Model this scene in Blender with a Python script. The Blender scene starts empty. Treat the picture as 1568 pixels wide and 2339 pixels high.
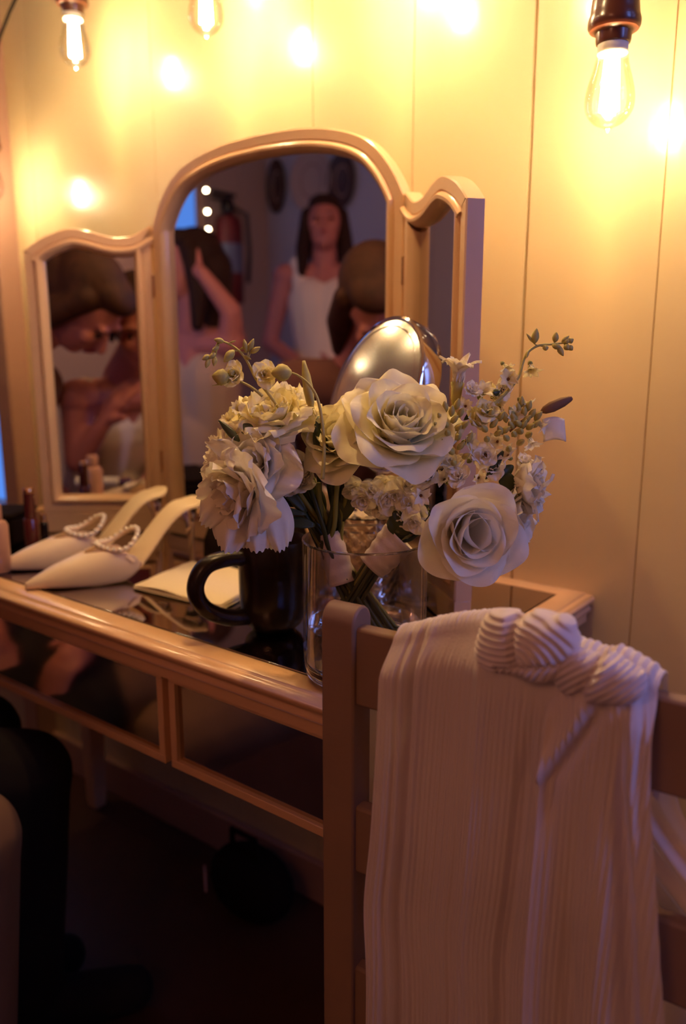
import bpy, bmesh, math, random
from mathutils import Vector, Matrix, noise
random.seed(7)
SC = bpy.context.scene
COL = SC.collection
V = Vector
R = math.radians
# ------------------------------------------------------------------ camera numbers (28 mm lens, pitched down, turned left of the wall normal)
FPX = 1838.0
PITCH = math.atan(387 / 1838.0)
YAW = math.atan(1435 / 1878.0)
TOP = 0.76
CAM = V((0.0, -1.10, TOP + 0.36))
_cp, _sp, _cy, _sy = math.cos(PITCH), math.sin(PITCH), math.cos(YAW), math.sin(YAW)
CR = V((_cy, _sy, 0)); CF = V((-_sy * _cp, _cy * _cp, -_sp)); CU = V((-_sy * _sp, _cy * _sp, _cp))
def _ray(px, py): return CR * (px - 784.0) + CU * (1169.5 - py) + CF * FPX
def at_z(px, py, z):
    d = _ray(px, py); return CAM + d * ((z - CAM.z) / d.z)
def at_y(px, py, y):
    d = _ray(px, py); return CAM + d * ((y - CAM.y) / d.y)
def at_d(px, py, dep): return CAM + _ray(px, py) * (dep / FPX)
def view_dir(r, u, t):
    "direction given as right / up / towards the viewer, turned into the room's axes"
    return (CR * r + CU * u - CF * t).normalized()
def in_mirror(p): return V((p.x, -0.20 - p.y, p.z))        # real place of what the centre glass (y = -0.10) shows at p

cam = bpy.data.objects.new('camera', bpy.data.cameras.new('camera')); COL.objects.link(cam)
cam.data.sensor_fit = 'VERTICAL'; cam.data.sensor_height = 36.0; cam.data.sensor_width = 24.0
cam.data.lens = 36.0 * FPX / 2339.0
cam.data.clip_start = 0.02
cam.location = CAM
cam.rotation_euler = Matrix((CR, CU, -CF)).transposed().to_euler()
cam.data.dof.use_dof = True; cam.data.dof.focus_distance = 0.80; cam.data.dof.aperture_fstop = 3.0
SC.camera = cam
SC.view_settings.view_transform = 'Standard'; SC.view_settings.look = 'None'
SC.view_settings.exposure = 0.0; SC.view_settings.gamma = 1.0
SC.cycles.use_denoising = True
SC.cycles.max_bounces = 8; SC.cycles.glossy_bounces = 6; SC.cycles.transmission_bounces = 8; SC.cycles.transparent_max_bounces = 24
SC.cycles.caustics_reflective = False; SC.cycles.caustics_refractive = False
SC.cycles.sample_clamp_indirect = 4.0

# ------------------------------------------------------------------ materials
MATS = {}
def mat(name, col, rough=0.5, metal=0.0, bump=0.0, bscale=(30, 30, 30), var=0.0, vscale=6.0, trans=0.0, coat=0.0, spec=0.5, emit=None, estr=0.0, ior=1.45, sheen=0.0, wave=None, detail=3.0, trl=0.0):
    m = bpy.data.materials.new(name); MATS[name] = m; m.use_nodes = True
    nt = m.node_tree; b = nt.nodes['Principled BSDF']
    b.inputs['Base Color'].default_value = (*col, 1); b.inputs['Roughness'].default_value = rough
    b.inputs['Metallic'].default_value = metal; b.inputs['Transmission Weight'].default_value = trans
    b.inputs['Coat Weight'].default_value = coat; b.inputs['Coat Roughness'].default_value = 0.12
    b.inputs['Specular IOR Level'].default_value = spec; b.inputs['IOR'].default_value = ior
    b.inputs['Sheen Weight'].default_value = sheen
    if emit: b.inputs['Emission Color'].default_value = (*emit, 1); b.inputs['Emission Strength'].default_value = estr
    tc = nt.nodes.new('ShaderNodeTexCoord')
    if var > 0:
        n = nt.nodes.new('ShaderNodeTexNoise'); n.inputs['Scale'].default_value = vscale; n.inputs['Detail'].default_value = 4
        nt.links.new(tc.outputs['Object'], n.inputs['Vector'])
        mx = nt.nodes.new('ShaderNodeMix'); mx.data_type = 'RGBA'
        mx.inputs[6].default_value = (*[c * (1 - var) for c in col], 1); mx.inputs[7].default_value = (*[min(1, c * (1 + var)) for c in col], 1)
        nt.links.new(n.outputs['Fac'], mx.inputs[0]); nt.links.new(mx.outputs[2], b.inputs['Base Color'])
    if bump > 0:
        mp = nt.nodes.new('ShaderNodeMapping'); mp.inputs['Scale'].default_value = bscale
        nt.links.new(tc.outputs['Object'], mp.inputs['Vector'])
        if wave:
            n = nt.nodes.new('ShaderNodeTexWave'); n.inputs['Scale'].default_value = wave; n.inputs['Distortion'].default_value = 1.5
        else:
            n = nt.nodes.new('ShaderNodeTexNoise'); n.inputs['Scale'].default_value = 1.0; n.inputs['Detail'].default_value = detail
        nt.links.new(mp.outputs[0], n.inputs['Vector'])
        bp = nt.nodes.new('ShaderNodeBump'); bp.inputs['Strength'].default_value = bump; bp.inputs['Distance'].default_value = 0.002
        nt.links.new(n.outputs['Fac'], bp.inputs['Height']); nt.links.new(bp.outputs[0], b.inputs['Normal'])
    if trl > 0:
        t = nt.nodes.new('ShaderNodeBsdfTranslucent'); t.inputs['Color'].default_value = (*col, 1)
        mx = nt.nodes.new('ShaderNodeMixShader'); mx.inputs[0].default_value = trl
        nt.links.new(b.outputs[0], mx.inputs[1]); nt.links.new(t.outputs[0], mx.inputs[2])
        nt.links.new(mx.outputs[0], nt.nodes['Material Output'].inputs['Surface'])
    return m
def thin_glass(name, tint=(1, 1, 1), base=0.03, power=1.0, rough=0.02):
    m = bpy.data.materials.new(name); m.use_nodes = True; nt = m.node_tree; nt.nodes.remove(nt.nodes['Principled BSDF'])
    tr = nt.nodes.new('ShaderNodeBsdfTransparent'); tr.inputs[0].default_value = (*tint, 1)
    gl = nt.nodes.new('ShaderNodeBsdfGlossy'); gl.inputs['Roughness'].default_value = rough
    fr = nt.nodes.new('ShaderNodeFresnel'); fr.inputs[0].default_value = 1.45
    ma = nt.nodes.new('ShaderNodeMath'); ma.operation = 'MULTIPLY_ADD'; ma.inputs[1].default_value = power; ma.inputs[2].default_value = base; ma.use_clamp = True
    mx = nt.nodes.new('ShaderNodeMixShader')
    nt.links.new(fr.outputs[0], ma.inputs[0]); nt.links.new(ma.outputs[0], mx.inputs[0])
    nt.links.new(tr.outputs[0], mx.inputs[1]); nt.links.new(gl.outputs[0], mx.inputs[2])
    nt.links.new(mx.outputs[0], nt.nodes['Material Output'].inputs['Surface'])
    return m
def glow(name, col, s):
    m = bpy.data.materials.new(name); m.use_nodes = True; nt = m.node_tree; nt.nodes.remove(nt.nodes['Principled BSDF'])
    e = nt.nodes.new('ShaderNodeEmission'); e.inputs[0].default_value = (*col, 1); e.inputs[1].default_value = s
    nt.links.new(e.outputs[0], nt.nodes['Material Output'].inputs['Surface'])
    return m
M_WALL = mat('cream_gloss_paint', (.66, .52, .31), rough=.27, bump=.35, bscale=(70, 70, 1.6), var=.05, vscale=2.5, coat=.5)
M_ROOM = mat('room_plank_paint', (.50, .36, .27), rough=.5, bump=.1, bscale=(30, 30, 1))
M_PALE = mat('room_pale_paint', (.55, .50, .50), rough=.6, bump=.1, bscale=(8, 8, 8))
M_CEIL = mat('ceiling_paint', (.55, .36, .24), rough=.7, bump=.1, bscale=(5, 5, 5))
M_FLOOR = mat('dark_floor_boards', (.06, .022, .011), rough=.45, bump=.3, bscale=(2, 40, 40), var=.3, vscale=5)
M_CASE = mat('casing_paint', (.40, .23, .17), rough=.35, bump=.1, bscale=(60, 60, 2))
M_FRAME = mat('champagne_cream_paint', (.80, .52, .31), rough=.30, bump=.10, bscale=(60, 60, 60), coat=.35)
M_TABLE = mat('champagne_table_paint', (.74, .46, .27), rough=.28, bump=.12, bscale=(50, 50, 50), coat=.5, var=.05, vscale=20)
M_GROOVE = mat('dark_gap', (.05, .02, .01), rough=.8)
M_MIRROR = mat('mirror_glass', (.86, .84, .84), rough=.012, metal=1.0)
M_TOPMIR = mat('mirrored_top', (.62, .56, .52), rough=.035, metal=1.0, bump=.02, bscale=(8, 8, 8))
M_DRAWMIR = mat('aged_drawer_mirror', (.60, .52, .45), rough=.10, metal=1.0, bump=.05, bscale=(20, 20, 20), var=.2, vscale=14)
M_CHROME = mat('chrome', (.85, .80, .76), rough=.07, metal=1.0)
M_SMUDGE = mat('smudged_vanity_glass', (.92, .85, .72), rough=.22, metal=1.0, bump=.06, bscale=(60, 60, 60))
M_SATIN = mat('ivory_satin', (.86, .68, .52), rough=.36, bump=.1, bscale=(500, 500, 500), coat=.15)
M_INSOLE = mat('cream_insole', (.88, .72, .50), rough=.42)
M_SOLE = mat('dark_sole', (.12, .05, .03), rough=.5)
M_PEARL = mat('pearl', (.95, .88, .74), rough=.12, coat=1.0)
M_BLACK = mat('black_ceramic', (.012, .006, .005), rough=.25, spec=.35)
M_BLACKM = mat('black_matt_fabric', (.01, .005, .004), rough=.9, spec=.1)
M_NAP = mat('white_napkin', (.92, .78, .58), rough=.85, bump=.5, bscale=(300, 300, 300), sheen=.2)
M_CHAIR = mat('shaded_worn_cream_paint', (.29, .18, .125), rough=.5, bump=.25, bscale=(40, 40, 120), var=.12, vscale=14)  # cream paint with the shade cast from the viewer's side darkened into its colour
M_CLOTH = mat('white_pleated_cloth', (.86, .76, .78), rough=.8, bump=.25, bscale=(900, 900, 250), sheen=.35, trl=.15)
M_PETAL = mat('cream_rose_petal', (.97, .92, .66), rough=.6, trl=.30, bump=.15, bscale=(90, 90, 200), var=.03, vscale=60)
M_PETALW = mat('white_petal', (.97, .91, .76), rough=.55, trl=.32, bump=.2, bscale=(120, 120, 300))
M_RUFF = mat('ruffled_petal', (.97, .90, .56), rough=.6, trl=.30, bump=.2, bscale=(150, 150, 150))
M_GREEN = mat('stem_green', (.26, .26, .06), rough=.5, bump=.2, bscale=(200, 200, 200))
M_DGREEN = mat('dark_leaf_green', (.045, .06, .018), rough=.45, var=.3, vscale=40)
M_BUD = mat('olive_bud', (.50, .44, .13), rough=.55, var=.3, vscale=120)
M_DUSK = mat('dusky_floret_centre', (.20, .10, .05), rough=.7)
M_RIB = mat('white_satin_ribbon', (.86, .76, .74), rough=.45, bump=.15, bscale=(500, 500, 500), sheen=.2, trl=.1)
M_GLASS = mat('clear_glass', (1, 1, 1), rough=.0, trans=1.0, ior=1.47)
M_WATER = mat('water', (1, .99, .97), rough=.0, trans=1.0, ior=1.33)
M_THIN = thin_glass('vase_wall_glass', (.97, .95, .93), base=.015, power=.55)
M_BULBG = thin_glass('bulb_envelope_glass', (1, 1, .97), base=.0, power=.5)
M_SOCKET = mat('brown_bakelite_socket', (.10, .028, .016), rough=.28, coat=.4)
M_BRASS = mat('bulb_cap_metal', (.75, .52, .32), rough=.3, metal=1.0)
M_FIL = glow('glowing_filament', (1, .84, .55), 90.0)
M_FIL.cycles.emission_sampling = 'NONE'
M_FAIRY = glow('fairy_bulb_glow', (1, .82, .50), 55.0); M_FAIRY.cycles.emission_sampling = 'NONE'
M_CORD = mat('black_cord', (.01, .008, .006), rough=.6)
M_SKIN = mat('skin', (.50, .17, .14), rough=.55)
M_HAIR = mat('dark_brown_hair', (.026, .009, .006), rough=.7, spec=.2, bump=.6, bscale=(300, 300, 20))
M_HAIRR = mat('auburn_hair', (.040, .012, .007), rough=.65, spec=.25, bump=1.0, bscale=(220, 220, 25), var=.75, vscale=38)
M_DRESS = mat('ivory_dress', (.85, .72, .62), rough=.8)
M_TROU = mat('black_trousers', (.008, .004, .004), rough=.9)
M_BEIGE = mat('taupe_dress', (.16, .08, .05), rough=.9)
M_LIP = mat('lips', (.38, .07, .07), rough=.4); M_EYE = mat('eye', (.03, .015, .01), rough=.15)
M_RED = mat('red_enamel', (.13, .007, .007), rough=.45); M_WOODD = mat('dark_wood', (.06, .025, .015), rough=.5)
M_WHITE = mat('white_card', (.8, .75, .7), rough=.6)
M_GOLD = mat('gold_metal', (.85, .55, .28), rough=.22, metal=1.0)
M_GLOSSR = mat('berry_lip_gloss', (.10, .012, .012), rough=.12, coat=.8)
M_NUDE = mat('nude_bottle', (.66, .36, .26), rough=.3, coat=.4)
M_SKY = glow('daylight_beyond_glass', (.10, .28, .90), 1.0)

# ------------------------------------------------------------------ mesh helpers
def tag(o, label=None, cat=None, group=None, kind=None):
    if label: o['label'] = label
    if cat: o['category'] = cat
    if group: o['group'] = group
    if kind: o['kind'] = kind
    return o
def empty(name, loc, label, cat, group=None):
    o = bpy.data.objects.new(name, None); COL.objects.link(o); o.location = loc; o.empty_display_size = .02
    return tag(o, label, cat, group)
def wloc(o):
    p = V((0, 0, 0))
    while o is not None: p = p + o.location; o = o.parent
    return p
class MB:
    def __init__(s): s.v = []; s.f = []
    def add(s, vs, fs):
        b = len(s.v); s.v.extend([V(p) for p in vs]); s.f.extend([tuple(i + b for i in f) for f in fs]); return s
    def box(s, c, d, rz=0.0, M=None):
        c = V(c); h = V(d) / 2; mt = M or Matrix.Rotation(rz, 3, 'Z')
        vs = [c + mt @ V((x * h.x, y * h.y, z * h.z)) for x in (-1, 1) for y in (-1, 1) for z in (-1, 1)]
        return s.add(vs, [(0, 1, 3, 2), (4, 6, 7, 5), (0, 4, 5, 1), (2, 3, 7, 6), (0, 2, 6, 4), (1, 5, 7, 3)])
    def loft(s, rings, closed=True, cap=True):
        b = len(s.v); n = len(rings[0])
        for r in rings: s.v.extend([V(p) for p in r])
        for i in range(len(rings) - 1):
            for j in range(n if closed else n - 1):
                k = (j + 1) % n
                s.f.append((b + i * n + j, b + i * n + k, b + (i + 1) * n + k, b + (i + 1) * n + j))
        if cap and closed:
            s.f.append(tuple(b + j for j in reversed(range(n)))); s.f.append(tuple(b + (len(rings) - 1) * n + j for j in range(n)))
        return s
    def tube(s, pts, rad, n=10, cap=True):
        pts = [V(p) for p in pts]; rad = rad if isinstance(rad, (list, tuple)) else [rad] * len(pts)
        rings = []; up = None
        for i, p in enumerate(pts):
            t = (pts[min(i + 1, len(pts) - 1)] - pts[max(i - 1, 0)]).normalized()
            if up is None: up = t.orthogonal().normalized()
            up = (up - t * up.dot(t)).normalized(); sd = t.cross(up)
            rings.append([p + (up * math.cos(a) + sd * math.sin(a)) * rad[i] for a in [2 * math.pi * k / n for k in range(n)]])
        return s.loft(rings, True, cap)
    def lathe(s, c, prof, n=32, axis=None, cap=True):
        c = V(c); q = (V((0, 0, 1)).rotation_difference(V(axis).normalized()).to_matrix() if axis is not None else Matrix.Identity(3))
        return s.loft([[c + q @ V((r * math.cos(a), r * math.sin(a), z)) for a in [2 * math.pi * k / n for k in range(n)]] for r, z in prof], True, cap)
    def ball(s, c, r, n=12, m=8, axis=None):
        r = r if isinstance(r, (list, tuple)) else (r, r, r); c = V(c)
        q = (V((0, 0, 1)).rotation_difference(V(axis).normalized()).to_matrix() if axis is not None else Matrix.Identity(3))
        rings = []
        for i in range(m + 1):
            t = math.pi * (i / m) * .996 + .006
            rings.append([c + q @ V((r[0] * math.sin(t) * math.cos(a), r[1] * math.sin(t) * math.sin(a), -r[2] * math.cos(t))) for a in [2 * math.pi * k / n for k in range(n)]])
        return s.loft(rings, True, True)
    def cone_limb(s, p0, p1, r0, r1, n=12):
        p0, p1 = V(p0), V(p1); d = (p1 - p0); L = d.length; d.normalize(); pts = []; rd = []
        for k in range(4):
            a = math.pi / 2 * (1 - k / 4); pts.append(p0 - d * r0 * math.sin(a)); rd.append(max(.0005, r0 * math.cos(a)))
        for k in range(5): pts.append(p0 + d * L * k / 4); rd.append(r0 + (r1 - r0) * k / 4)
        for k in range(1, 5):
            a = math.pi / 2 * k / 4; pts.append(p1 + d * r1 * math.sin(a)); rd.append(max(.0005, r1 * math.cos(a)))
        return s.tube(pts, rd, n)
    def grid(s, g):
        b = len(s.v); h = len(g); w = len(g[0])
        for r in g: s.v.extend([V(p) for p in r])
        for i in range(h - 1):
            for j in range(w - 1): s.f.append((b + i * w + j, b + i * w + j + 1, b + (i + 1) * w + j + 1, b + (i + 1) * w + j))
        return s
    def build(s, name, m, parent=None, smooth=True, angle=40, bevel=0.0, solid=0.0, sub=0, fixn=True):
        me = bpy.data.meshes.new(name); o = bpy.data.objects.new(name, me); COL.objects.link(o)
        off = V((0, 0, 0))
        if parent is not None: o.parent = parent; off = wloc(parent)
        me.from_pydata([tuple(p - off) for p in s.v], [], s.f)
        if fixn:
            bm = bmesh.new(); bm.from_mesh(me); bmesh.ops.recalc_face_normals(bm, faces=bm.faces); bm.to_mesh(me); bm.free()
        me.materials.append(m)
        if smooth:
            me.shade_smooth()
            if angle < 180:
                try: me.set_sharp_from_angle(angle=R(angle))
                except Exception: pass
        if bevel > 0:
            b = o.modifiers.new('b', 'BEVEL'); b.width = bevel; b.segments = 2; b.limit_method = 'ANGLE'; b.angle_limit = R(35)
        if solid > 0:
            b = o.modifiers.new('s', 'SOLIDIFY'); b.thickness = solid; b.offset = 0
        if sub > 0:
            b = o.modifiers.new('u', 'SUBSURF'); b.levels = sub; b.render_levels = sub
        return o
def struct(mb, name, m, **k):
    o = mb.build(name, m, **k); o['kind'] = 'structure'; return o
def crom(pts, n=6):
    out = []; P = [tuple(p) for p in pts]
    for i in range(len(P) - 1):
        p0, p1, p2, p3 = P[max(i - 1, 0)], P[i], P[i + 1], P[min(i + 2, len(P) - 1)]
        for k in range(n):
            t = k / n
            out.append(tuple(.5 * (2 * b + (c - a) * t + (2 * a - 5 * b + 4 * c - d) * t * t + (3 * b - a - 3 * c + d) * t ** 3) for a, b, c, d in zip(p0, p1, p2, p3)))
    out.append(P[-1]); return out
def offset_loop(pts, d):
    "closed counter-clockwise 2-D loop moved inwards by d (mitred)"
    n = len(pts); out = []
    for i in range(n):
        a, b, c = pts[i - 1], pts[i], pts[(i + 1) % n]
        e1 = (V((b[0] - a[0], b[1] - a[1])).normalized()); e2 = (V((c[0] - b[0], c[1] - b[1])).normalized())
        n1 = V((-e1.y, e1.x)); n2 = V((-e2.y, e2.x)); m = (n1 + n2)
        if m.length < 1e-6: m = n1.copy()
        m.normalize(); k = d / max(.35, m.dot(n1)); out.append((b[0] + m.x * k, b[1] + m.y * k))
    return out
# ------------------------------------------------------------------ the room
WY = 0.03
GRO = [(-1.76, .0016), (-1.333, .0007), (-.927, .0009), (-.727, .0010), (-.529, .0024), (-.340, .0012), (-.12, .002), (.10, .002), (.33, .0025), (.55, .002), (.78, .002), (1.0, .002)]
w = MB(); pr = [(-1.842, WY)]
for gx, gw in GRO: pr += [(gx - gw, WY), (gx - gw * .5, WY + gw * 2.2), (gx + gw * .5, WY + gw * 2.2), (gx + gw, WY)]
pr += [(1.25, WY), (1.25, WY + .05), (-1.842, WY + .05)]
w.loft([[(x, y, z) for x, y in pr] for z in (0, 2.5)])
struct(w, 'wall_back', M_WALL, angle=20)
w = MB(); w.box((-3.22, WY + .025, .345), (.56 * 2, .05, .69)); w.box((-2.72, WY + .025, 2.25), (1.7, .05, .5)); w.box((-3.45, WY + .025, 1.36), (.3, .05, 1.28)); w.box((-2.3, WY + .025, .345), (.8, .05, .69))
struct(w, 'wall_back_beyond_casing', M_ROOM)
w = MB(); w.box((-1.874, WY - .012, 1.25), (.064, .085, 2.5)); struct(w, 'trim_1', M_CASE, bevel=.004)
w = MB(); w.box((-2.60, WY - .01, .675), (1.38, .07, .035)); struct(w, 'trim_2', M_CASE, bevel=.004)
w = MB(); w.box((-2.60, WY + .06, 1.345), (1.42, .01, 1.31)); win = struct(w, 'window_1', M_SKY)
f = MB(); f.box((-2.62, WY + .03, 1.36), (.035, .03, 1.28)); f.box((-2.62, WY + .03, 1.36), (1.3, .03, .035)); f.build('window_bar', M_CASE, win)
w = MB(); w.box((-3.53, -1.42, 1.25), (.06, 2.96, 2.5)); wl = struct(w, 'wall_left', M_ROOM)
w = MB()
for k in range(14): w.box((-3.498, -2.75 + k * .2, 1.25), (.006, .19, 2.5))
w.build('wall_boards', M_ROOM, wl, bevel=.002)
w = MB(); w.box((-1.15, -2.93, 1.25), (4.8, .06, 2.5)); struct(w, 'wall_front', M_PALE)
w = MB(); w.box((1.28, -1.95, 1.25), (.06, 2.0, 2.5)); w.box((1.28, -.02, 1.25), (.06, .2, 2.5)); w.box((1.28, -.535, .4), (.06, .83, .8)); w.box((1.28, -.535, 2.3), (.06, .83, .4))
struct(w, 'wall_right', M_ROOM)
w = MB(); w.box((-1.15, -1.43, -.02), (4.9, 3.1, .04)); struct(w, 'floor', M_FLOOR)
w = MB(); w.box((-1.15, -1.43, 2.52), (4.9, 3.1, .04)); struct(w, 'ceiling', M_CEIL)
w = MB(); w.box((-.3, WY - .008, .045), (3.1, .016, .09)); struct(w, 'baseboard_back', M_CASE, bevel=.003)
w = MB()
for z in (.82, 1.45, 2.08): w.box((1.28, -.535, z), (.04, .83, .035))
for y in (-.93, -.14): w.box((1.28, y, 1.45), (.04, .035, 1.26))
wn = struct(w, 'window_2', M_CASE); g = MB(); g.box((1.28, -.535, 1.45), (.004, .80, 1.24)); g.build('window_pane', thin_glass('pane_glass', (.95, .97, 1), .02, 1), wn)
w = MB(); 
def ray_hit_mirror(px, py, axis, val):
    d = _ray(px, py); t = (-.10 - CAM.y) / d.y; p = CAM + d * t; d = V((d.x, -d.y, d.z))
    k = (val - p[axis]) / d[axis]; return p + d * k
ea = ray_hit_mirror(443, 550, 0, -3.485); pw = V((0, ea.y + .31, 0)); wz = ea.z + .40
w.box((-3.49, pw.y, wz), (.012, .62, .80)); w2 = struct(w, 'window_3', M_SKY); f = MB()
for z in (wz - .4, wz + .4): f.box((-3.485, pw.y, z), (.03, .68, .04))
for y in (-.32, .32): f.box((-3.485, pw.y + y, wz), (.03, .04, .84))
f.build('window_frame', M_CASE, w2)

# daylight: cool sky outside, a soft daylight lamp standing outside the right-hand window
wd = bpy.data.worlds.new('sky'); SC.world = wd; wd.use_nodes = True
wd.node_tree.nodes['Background'].inputs[0].default_value = (.16, .36, 1.0, 1); wd.node_tree.nodes['Background'].inputs[1].default_value = .3
def lamp(name, kind, loc, col, e, **k):
    l = bpy.data.lights.new(name, kind); l.color = col; l.energy = e
    for a, b in k.items(): setattr(l, a, b)
    o = bpy.data.objects.new(name, l); COL.objects.link(o); o.location = loc; return o
DAY = lamp('daylight', 'AREA', (1.42, -.34, 1.85), (.22, .34, 1.0), 18.0, shape='RECTANGLE', size=.55, size_y=1.1)
DAY.rotation_euler = (0, R(90 - 8), 0)
DAY.rotation_euler = (V((-1, -.12, -.5))).to_track_quat('-Z', 'Y').to_euler()

# ------------------------------------------------------------------ festoon bulbs
BULBC = (1.0, .60, .24)
def festoon(p, label, big=1.0, w=7.0):
    root = empty('festoon_bulb', p, label, 'light bulb', 'warm filament bulbs strung round the mirror')
    x, y, z = p
    prof = crom([(.0172, .044), (.0178, .034), (.0205, .021), (.0255, .004), (.0285, -.012), (.0268, -.026), (.018, -.038), (.007, -.0435), (.0008, -.0455)], 5)
    m = MB(); m.lathe(p, prof, 40, cap=False); m.build('glass_envelope', M_BULBG, root, angle=180)
    m = MB(); m.lathe(p, [(.001, -.049), (.003, -.047), (.0045, -.044)], 12); m.build('glass_tip', M_BULBG, root)
    m = MB()
    for k in range(6):
        a = k * math.pi / 3 + .3; q = V((math.cos(a), math.sin(a), 0))
        m.tube([V(p) + q * .0090 + V((0, 0, -.026)), V(p) + q * .0060 + V((0, 0, .030))], .0030, 8)
    m.build('filament', M_FIL, root)
    m = MB(); m.lathe(p, [(.0168, .036), (.0176, .037), (.0176, .046), (.017, .047)], 28); m.build('bulb_collar', M_WHITE, root)
    m = MB(); m.lathe(p, [(.0175, .046), (.0192, .047), (.0200, .050), (.0205, .058), (.0225, .060), (.0275, .061), (.0298, .065), (.0300, .071), (.0282, .077), (.0275, .082), (.0262, .094), (.0235, .106), (.0175, .118), (.009, .128), (.004, .132)], 36)
    m.build('socket', M_SOCKET, root)
    m = MB(); m.tube([V(p) + V((0, 0, .131)), V(p) + V((0, .0, .175))], .0035, 8); m.build('lead', M_CORD, root)
    l = lamp('filament_light', 'POINT', (0, 0, 0), BULBC, w, shadow_soft_size=.011); l.parent = root; l.location = (0, 0, -.001)
    return root
FB = [((-1.745, -.085, 1.468), 'filament bulb glowing low by the window casing beyond the mirror'),
      ((-1.405, -.09, 1.672), 'lit filament bulb hanging above the left mirror wing'),
      ((-1.048, -.093, 1.652), 'lit filament bulb cut by the top edge above the arched mirror'),
      ((-.715, -.09, 1.640), 'lit filament bulb high between the arch and the right wing'),
      ((-.3756, -.089, 1.414), 'big lit filament bulb in brown socket at upper right of the planks')
      ]
for i, (p, lb) in enumerate(FB): festoon(p, lb, w=10.0 if i == 0 else 18.0)
m = MB(); pts = []
for i in range(len(FB) - 1):
    a = V(FB[i][0]) + V((0, 0, .178)); b = V(FB[i + 1][0]) + V((0, 0, .178))
    for k in range(8):
        t = k / 8; p = a.lerp(b, t); p.z += .05 * math.sin(math.pi * t); pts.append(p)
pts.append(V(FB[-1][0]) + V((0, 0, .178))); pts.append(V((.1, -.09, 1.75))); pts.append(V((.7, -.06, 2.2)))
m.tube(pts, .0035, 8); tag(m.build('festoon_cable', M_CORD), 'black flex the warm bulbs hang from along the plank wall', 'cable')
FC = [((-1.55, -.50, 1.98), 'filament bulb of the overhead string above the shoes'), ((-1.02, -.48, 1.85), 'filament bulb of the overhead string above the mug'),
      ((-.62, -.42, 1.72), 'filament bulb of the overhead string above the bouquets')]
for (p, lb), pw_ in zip(FC, (8.0, 12.0, 30.0)): festoon(p, lb, w=pw_)
m = MB(); pts = []
for i in range(len(FC) - 1):
    a = V(FC[i][0]) + V((0, 0, .178)); b = V(FC[i + 1][0]) + V((0, 0, .178))
    for k in range(8): pts.append(a.lerp(b, k / 8) + V((0, 0, .04 * math.sin(math.pi * k / 8))))
pts.append(V(FC[-1][0]) + V((0, 0, .178)))
m.tube(pts, .0035, 8); tag(m.build('festoon_cable', M_CORD), 'black flex of the bulbs strung overhead in front of the table', 'cable')

# unseen paper lantern, added behind the viewer as warm fill light
LP = V((-.25, -2.15, 1.95))
pl_ = empty('fill_lantern', tuple(LP), 'round paper lantern hanging in the room behind the viewer', 'lamp')
m = MB(); m.lathe(LP, [(.05 + .15 * math.sin(math.pi * k / 16) ** .8 + (.003 if k % 2 else 0), -.17 * math.cos(math.pi * k / 16)) for k in range(17)], 32, cap=False)
m.build('paper_shade', glow('lit_paper', (1, .40, .18), 1.9), pl_)
m = MB(); m.tube([LP + V((0, 0, .17)), V((LP.x, LP.y, 2.5))], .003, 6); m.build('lamp_cord', M_CORD, pl_)
l = lamp('fill_lantern_light', 'POINT', tuple(LP), (1, .39, .20), 33.0, shadow_soft_size=.23)
# ------------------------------------------------------------------ triple mirror
tm = empty('triple_mirror', (-.927, -.09, TOP), 'champagne-painted three-part dressing mirror with arched centre on the table', 'mirror')
PROF = [(0, -.023), (0, -.002), (.0015, 0), (.0155, 0), (.017, -.002), (.0175, -.002), (.019, .002), (.022, .0045), (.026, .004), (.030, 0), (.033, -.006), (.034, -.013)]
def framed(outline, mp, names, scale=1.0):
    loops = [(offset_loop(outline, d * scale), dp) for d, dp in PROF]
    m = MB(); m.loft([[mp(s, z, dp) for s, z in lp] for lp, dp in loops], True, False)
    m.add([mp(s, z, -.023) for s, z in outline], [tuple(range(len(outline)))])
    wing = m.build(names[0], M_FRAME, tm, angle=30)
    g = MB(); lp = offset_loop(outline, .0332 * scale); g.add([mp(s, z, -.0125) for s, z in lp], [tuple(range(len(lp)))])
    g.build('mirror_glass', M_MIRROR, wing, smooth=False)
    return wing
half = [(.27, 1.322), (.2565, 1.348), (.237, 1.375), (.2107, 1.400), (.1756, 1.4175), (.127, 1.4305), (.07, 1.438), (0, 1.4405)]
hc = crom(half, 5); arch = hc + [(-x, z) for x, z in reversed(hc[:-1])]
outl = [(-.27, .785), (.27, .785)] + arch
framed(outl, lambda s, z, d: V((-.927 + s, -.10 - d, z)), ['centre_frame'])
wt = crom([(0, 1.326), (.0138, 1.3184), (.038, 1.3071), (.069, 1.3062), (.095, 1.312), (.115, 1.3175), (.146, 1.3202), (.186, 1.308), (.2106, 1.2945), (.229, 1.281)], 5)
A39 = R(39)
def wingmap(sx):
    hx = -.927 + sx * .2705; dx, dy = sx * math.cos(A39), -math.sin(A39); nx, ny = -sx * math.sin(A39), -math.cos(A39)
    return lambda s, z, d: V((hx + dx * (s + .003) + nx * d, -.10 + dy * (s + .003) + ny * d, z))
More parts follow.
